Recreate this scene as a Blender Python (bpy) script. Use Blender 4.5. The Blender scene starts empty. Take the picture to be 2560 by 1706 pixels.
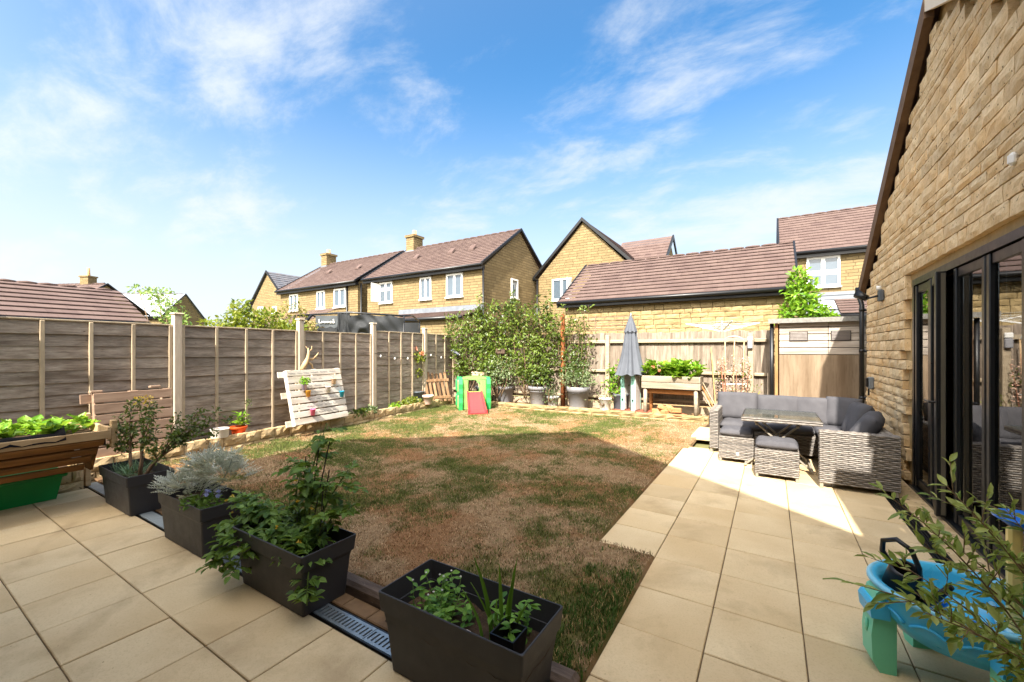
import bpy, math, random
import numpy as np
from math import sin, cos, pi, radians, atan2, sqrt, hypot
from mathutils import Vector, Matrix
random.seed(7); rng = np.random.default_rng(7)
scene = bpy.context.scene
COL = scene.collection
R = random.uniform

# ------------------------------------------------------------------ camera
YAW = 0.55706
cam = bpy.data.cameras.new('camera'); cam_ob = bpy.data.objects.new('camera', cam); COL.objects.link(cam_ob)
cam.sensor_fit = 'HORIZONTAL'; cam.sensor_width = 36.0; cam.lens = 36.0 * 1038.08 / 2560.0
cam.shift_y = (876.28 - 853.0) / 2560.0
cam.clip_start = 0.05; cam.clip_end = 2000
cam_ob.location = (0, 0, 1.585); cam_ob.rotation_euler = (pi / 2, 0, YAW)
scene.camera = cam_ob

# ------------------------------------------------------------------ light
SUND = Vector((-0.13, 0.98, -1.0)).normalized()
sun = bpy.data.lights.new('sun', 'SUN'); sun.energy = 4.6; sun.angle = radians(0.55); sun.color = (1.0, 0.935, 0.84)
sun_ob = bpy.data.objects.new('sun', sun); COL.objects.link(sun_ob)
sun_ob.rotation_euler = SUND.to_track_quat('-Z', 'Y').to_euler(); sun_ob.location = (2, -12, 14)
vs = scene.view_settings
scene.display_settings.display_device = 'sRGB'
vs.view_transform = 'Standard'; vs.look = 'None'; vs.gamma = 1.0; vs.use_curve_mapping = False
vs.exposure = 1.65
scene.cycles.max_bounces = 8; scene.cycles.diffuse_bounces = 5; scene.cycles.glossy_bounces = 4
scene.cycles.transparent_max_bounces = 12; scene.cycles.use_denoising = True

w = bpy.data.worlds.new('World'); scene.world = w; w.use_nodes = True
nt = w.node_tree; N = nt.nodes; L = nt.links; N.clear()
out = N.new('ShaderNodeOutputWorld'); bg = N.new('ShaderNodeBackground'); L.new(bg.outputs[0], out.inputs[0])
bg.inputs[1].default_value = 0.15
sky = N.new('ShaderNodeTexSky'); sky.sky_type = 'NISHITA'; sky.sun_disc = False
sky.sun_elevation = math.asin(-SUND.z); sky.sun_rotation = atan2(-SUND.x, -SUND.y)
sky.altitude = 60; sky.air_density = 1.0; sky.dust_density = 2.0; sky.ozone_density = 2.2

def wn(t, **k):
    n = N.new(t)
    for a, b in k.items(): setattr(n, a, b)
    return n
def wmath(op, a, b=None, c=None, clamp=False):
    n = wn('ShaderNodeMath', operation=op, use_clamp=clamp)
    for i, x in enumerate((a, b, c)):
        if x is None: continue
        if isinstance(x, (int, float)): n.inputs[i].default_value = x
        else: L.new(x, n.inputs[i])
    return n.outputs[0]
tc = wn('ShaderNodeTexCoord'); sep = wn('ShaderNodeSeparateXYZ'); L.new(tc.outputs['Generated'], sep.inputs[0])
zc = wmath('MAXIMUM', sep.outputs[2], 0.0)
zden = wmath('ADD', zc, 0.28)
px = wmath('DIVIDE', sep.outputs[0], zden); py = wmath('DIVIDE', sep.outputs[1], zden)
comb = wn('ShaderNodeCombineXYZ'); L.new(px, comb.inputs[0]); L.new(py, comb.inputs[1])
def wnoise(scale, rot, sx, sy, off, detail, rough, dist=0.0):
    mp = wn('ShaderNodeMapping'); mp.inputs['Rotation'].default_value[2] = rot
    mp.inputs['Scale'].default_value = (sx, sy, 1); mp.inputs['Location'].default_value = off
    L.new(comb.outputs[0], mp.inputs[0])
    nz = wn('ShaderNodeTexNoise'); nz.inputs['Scale'].default_value = scale; nz.inputs['Detail'].default_value = detail
    nz.inputs['Roughness'].default_value = rough; nz.inputs['Distortion'].default_value = dist
    L.new(mp.outputs[0], nz.inputs['Vector']); return nz.outputs['Fac']
big = wnoise(1.35, radians(-38), 0.75, 1.2, (5.5, 2.4, 0.0), 3, 0.5)
fine = wnoise(4.4, radians(-38), 0.7, 1.2, (0.4, 2.2, 0.0), 9, 0.64, 0.25)
cl = wmath('ADD', wmath('MULTIPLY', big, 0.62), wmath('MULTIPLY', fine, 0.46))
mr = wn('ShaderNodeMapRange', interpolation_type='SMOOTHSTEP'); mr.inputs[1].default_value = 0.50; mr.inputs[2].default_value = 0.70
L.new(cl, mr.inputs[0])
cm = wmath('MULTIPLY', mr.outputs[0], 0.80)
# pale band of haze low over the horizon
hz = wn('ShaderNodeMapRange', interpolation_type='SMOOTHSTEP'); hz.inputs[1].default_value = 0.60; hz.inputs[2].default_value = 0.05
L.new(sep.outputs[2], hz.inputs[0])
hzf = wmath('MULTIPLY', wmath('POWER', hz.outputs[0], 1.25), 0.90)
hsv = wn('ShaderNodeHueSaturation'); hsv.inputs['Saturation'].default_value = 1.32; hsv.inputs['Value'].default_value = 0.70
tint = wn('ShaderNodeMix', data_type='RGBA', blend_type='MULTIPLY'); tint.inputs[0].default_value = 1; L.new(sky.outputs[0], tint.inputs[6]); tint.inputs[7].default_value = (0.92, 0.97, 0.93, 1); L.new(tint.outputs[2], hsv.inputs['Color'])
m1 = wn('ShaderNodeMix', data_type='RGBA'); L.new(hzf, m1.inputs[0]); L.new(hsv.outputs[0], m1.inputs[6]); m1.inputs[7].default_value = (2.05, 2.17, 2.30, 1)
m2 = wn('ShaderNodeMix', data_type='RGBA'); L.new(cm, m2.inputs[0]); L.new(m1.outputs[2], m2.inputs[6]); m2.inputs[7].default_value = (2.1, 2.2, 2.3, 1)
# warm glow round the sun, added to fill the shade, fading over the dome
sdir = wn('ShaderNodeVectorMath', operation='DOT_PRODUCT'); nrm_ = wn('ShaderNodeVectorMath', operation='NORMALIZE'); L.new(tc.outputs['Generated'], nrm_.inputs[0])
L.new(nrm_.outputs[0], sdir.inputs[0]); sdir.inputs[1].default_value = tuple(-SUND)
shade_fill = wmath('MULTIPLY', wmath('POWER', wmath('MULTIPLY', wmath('ADD', sdir.outputs['Value'], 1.0), 0.5), 7.0), 15.0)
glow = wn('ShaderNodeVectorMath', operation='SCALE'); glow.inputs[0].default_value = (1.0, 0.90, 0.76); L.new(shade_fill, glow.inputs['Scale'])
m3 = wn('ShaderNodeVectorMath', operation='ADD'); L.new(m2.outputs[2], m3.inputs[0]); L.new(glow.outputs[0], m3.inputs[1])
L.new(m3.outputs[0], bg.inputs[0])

# ------------------------------------------------------------------ helpers
def lin(h):
    h = h.lstrip('#'); o = []
    for i in (0, 2, 4):
        c = int(h[i:i + 2], 16) / 255; o.append(c / 12.92 if c <= .04045 else ((c + .055) / 1.055) ** 2.4)
    return tuple(o)
def C3(c): return lin(c) if isinstance(c, str) else tuple(c)
class G:
    """tiny node-graph helper for one material"""
    def __init__(s, name):
        s.m = bpy.data.materials.new(name); s.m.use_nodes = True; s.t = s.m.node_tree; s.N = s.t.nodes; s.L = s.t.links
        s.b = s.N['Principled BSDF']; s.out = s.N['Material Output']
    def n(s, t, **k):
        o = s.N.new(t)
        for a, b in k.items(): setattr(o, a, b)
        return o
    def set(s, sock, x):
        if isinstance(x, (int, float)): sock.default_value = x
        elif isinstance(x, tuple): sock.default_value = x if len(x) == len(sock.default_value) else x + (1,)
        else: s.L.new(x, sock)
    def math(s, op, a, b=None, clamp=False):
        o = s.n('ShaderNodeMath', operation=op, use_clamp=clamp); s.set(o.inputs[0], a)
        if b is not None: s.set(o.inputs[1], b)
        return o.outputs[0]
    def mix(s, f, a, b, mode='MIX'):
        o = s.n('ShaderNodeMix', data_type='RGBA', blend_type=mode); s.set(o.inputs[0], f); s.set(o.inputs[6], a); s.set(o.inputs[7], b); return o.outputs[2]
    def pos(s, stretch=(1, 1, 1), coord='W', rnd=True, rot=(0, 0, 0)):
        src = s.n('ShaderNodeNewGeometry').outputs['Position'] if coord == 'W' else s.n('ShaderNodeTexCoord').outputs['Object']
        if rnd:
            oi = s.n('ShaderNodeObjectInfo'); ad = s.n('ShaderNodeVectorMath', operation='ADD'); s.L.new(src, ad.inputs[0])
            mu = s.math('MULTIPLY', oi.outputs['Random'], 37.0); s.L.new(mu, ad.inputs[1]); src = ad.outputs[0]
        mp = s.n('ShaderNodeMapping'); mp.inputs['Scale'].default_value = stretch; mp.inputs['Rotation'].default_value = rot; s.L.new(src, mp.inputs[0]); return mp.outputs[0]
    def noise(s, v, scale, detail=5, rough=.55, dist=0):
        o = s.n('ShaderNodeTexNoise'); o.inputs['Scale'].default_value = scale; o.inputs['Detail'].default_value = detail
        o.inputs['Roughness'].default_value = rough; o.inputs['Distortion'].default_value = dist; s.L.new(v, o.inputs['Vector']); return o.outputs['Fac']
    def rng(s, f, a, b, lo=0., hi=1.):
        o = s.n('ShaderNodeMapRange'); s.set(o.inputs[0], f)
        for i, x in enumerate((a, b, lo, hi)): o.inputs[i + 1].default_value = x
        return o.outputs[0]
    def rand(s): return s.n('ShaderNodeObjectInfo').outputs['Random']
    def bump(s, h, strength, dist=.01):
        o = s.n('ShaderNodeBump'); o.inputs['Strength'].default_value = strength; o.inputs['Distance'].default_value = dist
        s.L.new(h, o.inputs['Height']); s.L.new(o.outputs[0], s.b.inputs['Normal'])
    def fin(s, col, rough=.7, spec=.3, metal=0.):
        s.set(s.b.inputs['Base Color'], col); s.set(s.b.inputs['Roughness'], rough)
        s.b.inputs['Specular IOR Level'].default_value = spec; s.b.inputs['Metallic'].default_value = metal; return s.m

def mk(name, c1, c2, c3=None, scale=8, stretch=(1, 1, 1), coord='W', rough=.8, spec=.25, bump=.3, bdist=.006, bscale=None, rnd=.25, detail=6, contrast=(.3, .7), metal=0., spots=None, rot=(0, 0, 0), grain=None, stain=None):
    """mottled material: two or three colours by noise, value varied per object, fine relief"""
    g = G(name); v = g.pos(stretch, coord, True, rot); f = g.rng(g.noise(v, scale, detail, .6), contrast[0], contrast[1])
    col = g.mix(f, C3(c1), C3(c2))
    if c3: col = g.mix(g.rng(g.noise(v, scale * .31, 3), .45, .7), col, C3(c3))
    if spots: col = g.mix(g.rng(g.noise(v, spots[1], 2), spots[2], spots[2] + .06), col, C3(spots[0]))
    if grain: col = g.mix(g.rng(g.noise(g.pos(grain[1], coord, True, rot), grain[2], 4, .7), .5, .72, 0, grain[3]), col, C3(grain[0]))
    if stain: col = g.mix(g.rng(g.noise(g.pos((1, 1, 1), 'W', False), stain[1], 5, .6, .4), stain[2], stain[2] + .16, 0, stain[3]), col, C3(stain[0]))
    if rnd:
        k = g.rng(g.rand(), 0, 1, 1 - rnd, 1 + rnd); hs = g.n('ShaderNodeHueSaturation'); g.L.new(col, hs.inputs['Color']); g.L.new(k, hs.inputs['Value']); col = hs.outputs[0]
    if bump: g.bump(g.noise(v, bscale or scale * 3, 6, .65), bump, bdist)
    return g.fin(col, rough, spec, metal)
def plain(name, c, rough=.5, spec=.4, metal=0., bump=0., bscale=60, var=.12):
    g = G(name); v = g.pos(coord='O', rnd=True); c = C3(c)
    col = g.mix(g.noise(v, 6, 4), tuple(x * (1 - var) for x in c), tuple(min(1, x * (1 + var)) for x in c))
    if bump: g.bump(g.noise(v, bscale, 4), bump, .002)
    return g.fin(col, g.rng(g.noise(v, 14, 3), .2, .8, max(.02, rough - .08), min(1, rough + .08)), spec, metal)
def leafmat(name, c1, c2, rough=.45, trans=.35, spec=.35):
    """leaf: colour varied per leaf by a stored random value, some light passing through"""
    g = G(name); a = g.n('ShaderNodeAttribute', attribute_name='rnd').outputs['Fac']
    a = g.math('FRACT', g.math('ADD', a, g.math('MULTIPLY', g.rand(), 1.0)))
    col = g.mix(a, C3(c1), C3(c2)); g.fin(col, rough, spec)
    tr = g.n('ShaderNodeBsdfTranslucent'); g.L.new(g.mix(.5, col, C3('#8fa028'), 'MIX'), tr.inputs[0])
    mx = g.n('ShaderNodeMixShader'); mx.inputs[0].default_value = trans; g.L.new(g.b.outputs[0], mx.inputs[1]); g.L.new(tr.outputs[0], mx.inputs[2]); g.L.new(mx.outputs[0], g.out.inputs[0]); return g.m
def attrmat(name, rough=.8, spec=.2, bump=0, bscale=80, attr='col'):
    g = G(name); a = g.n('ShaderNodeAttribute', attribute_name=attr).outputs['Color']
    if bump: g.bump(g.noise(g.pos(rnd=False), bscale, 4), bump, .004)
    return g.fin(a, rough, spec)

class MB:
    """collects shapes and links them as ONE mesh object"""
    def __init__(s): s.v = []; s.f = []; s.mi = []; s.rv = []; s.k = 0
    def add(s, vs, fs, m=0, r=None):
        b = len(s.v); s.v += [tuple(p) for p in vs]; s.f += [tuple(b + i for i in q) for q in fs]; s.mi += [m] * len(fs)
        s.rv += [R(0, 1) if r is None else r] * len(vs); return s
    def box(s, x0, x1, y0, y1, z0, z1, m=0):
        return s.add([(x0, y0, z0), (x1, y0, z0), (x1, y1, z0), (x0, y1, z0), (x0, y0, z1), (x1, y0, z1), (x1, y1, z1), (x0, y1, z1)],
              [(3, 2, 1, 0), (4, 5, 6, 7), (0, 1, 5, 4), (1, 2, 6, 5), (2, 3, 7, 6), (3, 0, 4, 7)], m)
    def hexa(s, b, t, m=0):
        return s.add(list(b) + list(t), [(3, 2, 1, 0), (4, 5, 6, 7), (0, 1, 5, 4), (1, 2, 6, 5), (2, 3, 7, 6), (3, 0, 4, 7)], m)
    def cb(s, dx, dy, dz, b=.005, M=None, m=0):
        """chamfered box centred on the origin"""
        X, Y, Z = dx / 2, dy / 2, dz / 2; b = min(b, X * .9, Y * .9, Z * .9); vs = []
        for sx in (-1, 1):
            for sy in (-1, 1):
                for sz in (-1, 1):
                    vs += [(sx * (X - b), sy * (Y - b), sz * Z), (sx * (X - b), sy * Y, sz * (Z - b)), (sx * X, sy * (Y - b), sz * (Z - b))]
        i = lambda x, y, z, k: ((x * 2 + y) * 2 + z) * 3 + k
        fs = [(i(0, 0, 1, 0), i(1, 0, 1, 0), i(1, 1, 1, 0), i(0, 1, 1, 0)), (i(0, 1, 0, 0), i(1, 1, 0, 0), i(1, 0, 0, 0), i(0, 0, 0, 0)),
              (i(0, 0, 0, 1), i(1, 0, 0, 1), i(1, 0, 1, 1), i(0, 0, 1, 1)), (i(0, 1, 1, 1), i(1, 1, 1, 1), i(1, 1, 0, 1), i(0, 1, 0, 1)),
              (i(1, 0, 0, 2), i(1, 1, 0, 2), i(1, 1, 1, 2), i(1, 0, 1, 2)), (i(0, 0, 1, 2), i(0, 1, 1, 2), i(0, 1, 0, 2), i(0, 0, 0, 2))]
        for a in (0, 1):
            for c in (0, 1):
                fs += [(i(0, a, c, 0), i(1, a, c, 0), i(1, a, c, 1), i(0, a, c, 1)) if a == c else (i(0, a, c, 1), i(1, a, c, 1), i(1, a, c, 0), i(0, a, c, 0)),
                       (i(a, 0, c, 2), i(a, 1, c, 2), i(a, 1, c, 0), i(a, 0, c, 0)) if a == c else (i(a, 0, c, 0), i(a, 1, c, 0), i(a, 1, c, 2), i(a, 0, c, 2)),
                       (i(a, c, 0, 1), i(a, c, 1, 1), i(a, c, 1, 2), i(a, c, 0, 2)) if a == c else (i(a, c, 0, 2), i(a, c, 1, 2), i(a, c, 1, 1), i(a, c, 0, 1))]
                for d in (0, 1): fs.append((i(a, c, d, 0), i(a, c, d, 1), i(a, c, d, 2)))
        if M is not None: vs = [tuple(M @ Vector(p)) for p in vs]
        return s.add(vs, fs, m)
    def bar(s, p, q, w, h=None, b=.003, up=(0, 0, 1), m=0):
        """chamfered bar from p to q, w wide and h high"""
        p, q = Vector(p), Vector(q); d = q - p; x = d.normalized(); u = Vector(up)
        if abs(x.dot(u)) > .98: u = Vector((0, 1, 0))
        y = u.cross(x).normalized(); z = x.cross(y); M = Matrix((x, y, z)).transposed().to_4x4(); M.translation = (p + q) / 2
        return s.cb(d.length, w, h or w, b, M, m)
    def tube(s, pts, r, n=6, m=0, cap=True):
        pts = [Vector(p) for p in pts]; rr = r if isinstance(r, (list, tuple)) else [r] * len(pts); vs = []; fs = []
        t0 = (pts[1] - pts[0]).normalized(); u = t0.orthogonal().normalized()
        for k, p in enumerate(pts):
            t = (pts[min(k + 1, len(pts) - 1)] - pts[max(k - 1, 0)])
            t = t.normalized() if t.length > 1e-9 else t0
            u = (u - t * u.dot(t)); u = u.normalized() if u.length > 1e-6 else t.orthogonal().normalized(); v = t.cross(u)
            vs += [p + (u * cos(2 * pi * j / n) + v * sin(2 * pi * j / n)) * rr[k] for j in range(n)]
        for k in range(len(pts) - 1):
            for j in range(n): fs.append((k * n + j, k * n + (j + 1) % n, (k + 1) * n + (j + 1) % n, (k + 1) * n + j))
        if cap: fs += [tuple(reversed(range(n))), tuple(range((len(pts) - 1) * n, len(pts) * n))]
        return s.add(vs, fs, m)
    def lathe(s, prof, n=24, c=(0, 0, 0), m=0, sx=1, sy=1):
        vs = [(c[0] + r * sx * cos(2 * pi * j / n), c[1] + r * sy * sin(2 * pi * j / n), c[2] + z) for r, z in prof for j in range(n)]; fs = []
        for k in range(len(prof) - 1):
            for j in range(n): fs.append((k * n + j, k * n + (j + 1) % n, (k + 1) * n + (j + 1) % n, (k + 1) * n + j))
        return s.add(vs, fs, m)
    def prism(s, poly, axis, a, b, m=0):
        """polygon of 2D points swept along axis 0/1/2 from a to b"""
        def P(u, v, w): return {0: (w, u, v), 1: (u, w, v), 2: (u, v, w)}[axis]
        n = len(poly); vs = [P(u, v, a) for u, v in poly] + [P(u, v, b) for u, v in poly]
        return s.add(vs, [tuple(reversed(range(n))), tuple(range(n, 2 * n))] + [(i, (i + 1) % n, n + (i + 1) % n, n + i) for i in range(n)], m)
    def mesh(s, name, mats, smooth=False):
        me = bpy.data.meshes.new(name); me.from_pydata(s.v, [], s.f)
        for mt in (mats if isinstance(mats, (list, tuple)) else [mats]): me.materials.append(mt)
        if any(s.mi): me.polygons.foreach_set('material_index', s.mi)
        at = me.attributes.new('rnd', 'FLOAT', 'POINT'); at.data.foreach_set('value', s.rv)
        if smooth: me.polygons.foreach_set('use_smooth', [True] * len(s.f))
        me.update(); return me
    def build(s, name, mats, parent=None, smooth=False, fix=False, loc=None, rot=None):
        me = s.mesh(name, mats, smooth)
        if fix:
            import bmesh
            b = bmesh.new(); b.from_mesh(me); bmesh.ops.recalc_face_normals(b, faces=b.faces); b.to_mesh(me); b.free()
        return link(name, me, parent, loc, rot)
def link(name, me, parent=None, loc=None, rot=None, scale=None):
    o = bpy.data.objects.new(name, me); COL.objects.link(o)
    if parent: o.parent = parent
    if loc is not None: o.location = loc
    if rot is not None: o.rotation_euler = rot
    if scale is not None: o.scale = scale
    return o
def tag(o, label, cat, group=None):
    o['label'] = label; o['category'] = cat
    if group: o['group'] = group
    return o
def thing(name, label, cat, loc=(0, 0, 0), rz=0., group=None):
    o = bpy.data.objects.new(name, None); COL.objects.link(o); o.location = loc; o.rotation_euler = (0, 0, rz); o.empty_display_size = .1
    return tag(o, label, cat, group)
def struct(o, kind='structure'): o['kind'] = kind; return o
def copy_thing(root, loc, rz=0., label=None, scale=None):
    def cp(o, par):
        c = o.copy(); COL.objects.link(c)
        if par: c.parent = par
        for ch in list(o.children): cp(ch, c)
        return c
    c = cp(root, None); c.location = loc; c.rotation_euler = (0, 0, rz)
    if label: c['label'] = label
    if scale: c.scale = scale
    return c
_cbc = {}
def cmesh(name, dx, dy, dz, b, mat):
    k = (name, round(dx, 3), round(dy, 3), round(dz, 3), b, mat.name)
    if k not in _cbc: _cbc[k] = MB().cb(dx, dy, dz, b).mesh(name, mat)
    return _cbc[k]
def plank(name, p, q, w, h, mat, parent=None, b=.004, up=(0, 0, 1)):
    """one board from p to q as an object of its own"""
    p, q = Vector(p), Vector(q); d = q - p; x = d.normalized(); u = Vector(up)
    if abs(x.dot(u)) > .98: u = Vector((0, 1, 0))
    y = u.cross(x).normalized(); z = x.cross(y); M = Matrix((x, y, z)).transposed()
    o = link(name, cmesh(name, d.length, w, h, b, mat), parent, (p + q) / 2); o.rotation_euler = M.to_euler(); return o
_st = {}
def stone_meshes(mat, n=9):
    """rough split-faced stones of unit size, rough face towards -Y"""
    if mat.name in _st: return _st[mat.name]
    ms = []
    for k in range(n):
        mb = MB(); nx, nz = 5, 4; vs = []; fs = []
        for j in range(nz):
            for i in range(nx):
                u, w = i / (nx - 1) - .5, j / (nz - 1) - .5; e = (i in (0, nx - 1)) or (j in (0, nz - 1))
                vs.append((u * (.99 if e else .9) + (0 if e else R(-.04, .04)), -.5 + (R(.03, .10) if e else R(-.16, .04)), w * (.97 if e else .86) + (R(-.035, .035))))
        for j in range(nz - 1):
            for i in range(nx - 1): fs.append((j * nx + i, j * nx + i + 1, (j + 1) * nx + i + 1, (j + 1) * nx + i))
        rim = [j * nx + i for j, i in [(0, i) for i in range(nx)] + [(j, nx - 1) for j in range(1, nz)] + [(nz - 1, i) for i in range(nx - 2, -1, -1)] + [(j, 0) for j in range(nz - 2, 0, -1)]]
        b = len(vs)
        for r in rim: vs.append((vs[r][0], .5, vs[r][2]))
        m = len(rim)
        for i in range(m): fs.append((rim[(i + 1) % m], rim[i], b + i, b + (i + 1) % m))
        fs.append(tuple(b + i for i in range(m))); mb.add(vs, fs); ms.append(mb.mesh('stone', mat))
    _st[mat.name] = ms; return ms
def stone_run(P0, ang, length, z0, z1, depth, mat, parent, lo, hi, clip=None, top_flat=False, cap=300, gap=.012, hmin=.085, hmax=.15, rz0=0., order=None):
    """coursed stones on a face that starts at P0 and runs along heading ang (from +X); outward side is to the right of the run"""
    ms = stone_meshes(mat); d = Vector((cos(ang), sin(ang), 0)); nrm = Vector((sin(ang), -cos(ang), 0)); items = []; z = z0
    while z < z1 - .03:
        h = R(hmin, hmax)
        if z1 - z - h < hmin * .7: h = z1 - z
        t = R(-.2, 0)
        while t < length:
            l = R(lo, hi) * (1.25 if h < .1 else 1); a, b = max(t, 0), min(t + l, length)
            if length - b < .09: b = length
            if b - a > .06 and (clip is None or clip((a + b) / 2, z + h / 2, b - a, h)): items.append((a, b, z, h))
            t = b if b >= length else t + l
        z += h
    if order: items.sort(key=order)
    for k, (a, b, z, h) in enumerate(items[:cap]):
        o = link('stone', random.choice(ms), parent)
        o.location = Vector(P0) + d * ((a + b) / 2) - nrm * (depth / 2) + Vector((0, 0, z + h / 2))
        o.rotation_euler = (0, 0, ang + (pi if random.random() < 0 else 0)); o.scale = (b - a - gap * .6, depth + R(-.006, .008), h - gap * .7)
    rest = items[cap:]
    if rest:
        mb = MB()
        for a, b, z, h in rest:
            src = random.choice(ms); c = Vector(P0) + d * ((a + b) / 2) - nrm * (depth / 2) + Vector((0, 0, z + h / 2))
            M = Matrix.Translation(c) @ Matrix.Rotation(ang, 4, 'Z') @ Matrix.Diagonal((b - a - gap * .6, depth, h - gap * .7, 1))
            mb.add([M @ v.co for v in src.vertices], [tuple(p.vertices) for p in src.polygons])
        struct(mb.build('stonework', mat, parent), 'stuff')
    return items

# ------------------------------------------------------------------ materials of the setting
STONE = mk('stone_honey', '#cdb288', '#e0c9a2', '#cfab78', scale=8, bump=.7, bscale=24, bdist=.018, rnd=.12, grain=('#a3865c', (1, 1, 1), 14, .4), contrast=(.32, .68), spots=('#6f5837', 26, .66))
STONE_PALE = mk('stone_pale', '#8b7852', '#a38f69', '#84704a', scale=7, bump=.5, bscale=30, bdist=.012, rnd=.14, spots=('#6d5a3c', 22, .68))
STONE_RET = mk('stone_retaining', '#ab9268', '#c9b18a', '#967b52', scale=9, bump=.7, bscale=26, bdist=.014, rnd=.16, spots=('#5b4a31', 20, .64))
MORTAR = mk('mortar', '#9a8259', '#ae956b', scale=14, bump=.4, rnd=0); MORTAR_P = mk('pale_mortar', '#a38a62', '#b39a72', scale=14, bump=.3, rnd=0)
SLAB = mk('slab', '#ccb38a', '#dbc59d', '#c4a97e', scale=2.2, bump=.5, bscale=170, bdist=.003, rnd=.075, rough=.9, spots=('#8d7350', 46, .74), grain=('#a58a62', (1, 1, 1), 95, .38), stain=('#8f7654', 1.3, .53, .5))
JOINT = mk('joint_sand', '#5b4b34', '#7d6b4f', scale=30, bump=.5, rnd=0)
SOIL = mk('soil', '#2d2119', '#4a3828', '#5a4632', scale=16, bump=.9, bscale=40, bdist=.02, rnd=0)
BLACKPL = plain('black_plastic', '#141415', .38, .45)
ANTH = plain('anthracite_frame', '#17181a', .34, .5)
GALV = mk('galvanised_steel', '#8f989c', '#a8b0b2', scale=30, bump=.08, rough=.42, spec=.5, metal=.65, rnd=.03)
WHITEPL = plain('white_plastic', '#dcdad4', .4, .4)
TIMBERBR = mk('brown_barge', '#5a4636', '#6f5843', scale=6, stretch=(1, 1, 1), bump=.15, rnd=.05)
CREAM = plain('cream_soffit', '#cfc3ae', .6, .3)
def house_wall(name, c1, c2, cm, bw=.34, bh=.115):
    """coursed stone seen from far off"""
    g = G(name); p = g.pos(rnd=False); sx = g.n('ShaderNodeSeparateXYZ'); g.L.new(p, sx.inputs[0])
    u = g.math('ADD', sx.outputs[0], sx.outputs[1]); cb = g.n('ShaderNodeCombineXYZ'); g.L.new(u, cb.inputs[0])
    wob = g.noise(p, 1.3, 3); wz = g.math('ADD', sx.outputs[2], g.math('MULTIPLY', wob, .05)); g.L.new(wz, cb.inputs[1])
    br = g.n('ShaderNodeTexBrick'); br.offset = .43; br.squash = 1.35; br.squash_frequency = 3; g.L.new(cb.outputs[0], br.inputs['Vector'])
    br.inputs['Scale'].default_value = 1; br.inputs['Brick Width'].default_value = bw; br.inputs['Row Height'].default_value = bh
    br.inputs['Mortar Size'].default_value = .009; br.inputs['Mortar Smooth'].default_value = .25; br.inputs['Bias'].default_value = -.1
    br.inputs['Color1'].default_value = C3(c1) + (1,); br.inputs['Color2'].default_value = C3(c2) + (1,); br.inputs['Mortar'].default_value = C3(cm) + (1,)
    col = g.mix(g.rng(g.noise(p, 5, 5), .3, .75, 0, .35), br.outputs['Color'], C3('#705e3c'))
    h = g.math('ADD', g.math('MULTIPLY', br.outputs['Fac'], -1.0), g.math('MULTIPLY', g.noise(p, 22, 4), .7)); g.bump(h, .8, .02)
    return g.fin(col, .85, .2)
FARSTONE = house_wall('far_stone', '#79694b', '#8c7a58', '#5a4c37')
def tile_mat(name, c1, c2, w=.3, axis=0):
    """concrete tile: broken joints between the tiles of one course"""
    g = G(name); p = g.pos(rnd=False); sx = g.n('ShaderNodeSeparateXYZ'); g.L.new(p, sx.inputs[0]); oi = g.rand()
    x = g.math('DIVIDE', sx.outputs[axis], w); row = g.math('MULTIPLY', g.math('FLOOR', g.math('MULTIPLY', sx.outputs[2], 5.1)), .5)
    fx = g.math('FRACT', g.math('ADD', x, row)); e = g.math('LESS_THAN', fx, .06)
    wn_ = g.n('ShaderNodeTexWhiteNoise', noise_dimensions='2D'); cv = g.n('ShaderNodeCombineXYZ'); g.L.new(g.math('FLOOR', g.math('ADD', x, row)), cv.inputs[0]); g.L.new(row, cv.inputs[1]); g.L.new(cv.outputs[0], wn_.inputs['Vector'])
    col = g.mix(wn_.outputs['Value'], C3(c1), C3(c2)); col = g.mix(g.rng(g.noise(p, 2.5, 6), .35, .75, 0, .35), col, C3('#75635a')); col = g.mix(g.math('MULTIPLY', e, .28), col, C3('#3a2a25'))
    g.bump(g.noise(p, 40, 4), .25, .004); return g.fin(col, .8, .25)
TILE_X = tile_mat('roof_tile_x', '#50403c', '#5a4a45'); TILE_Y = tile_mat('roof_tile_y', '#50403c', '#5a4a45', axis=1)
SLATE_Y = tile_mat('roof_slate', '#4b4f58', '#5a5e66', .28, 1)
def glassmat(name, tint, refl=1.25):
    g = G(name); fr = g.n('ShaderNodeFresnel'); fr.inputs[0].default_value = 1.52; gl = g.n('ShaderNodeBsdfGlossy'); gl.inputs['Roughness'].default_value = .015
    tr = g.n('ShaderNodeBsdfTransparent'); tr.inputs[0].default_value = C3(tint) + (1,)
    mx = g.n('ShaderNodeMixShader'); f2 = g.math('MULTIPLY', g.math('ADD', fr.outputs[0], .05), refl, True); g.L.new(f2, mx.inputs[0]); g.L.new(tr.outputs[0], mx.inputs[1]); g.L.new(gl.outputs[0], mx.inputs[2]); g.L.new(mx.outputs[0], g.out.inputs[0]); return g.m
GLASS = glassmat('door_glass', (.72, .75, .74)); WGLASS = glassmat('window_glass', (.8, .84, .86))
DARKROOM = plain('dark_room', '#3b3530', .8, .1)

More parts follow.
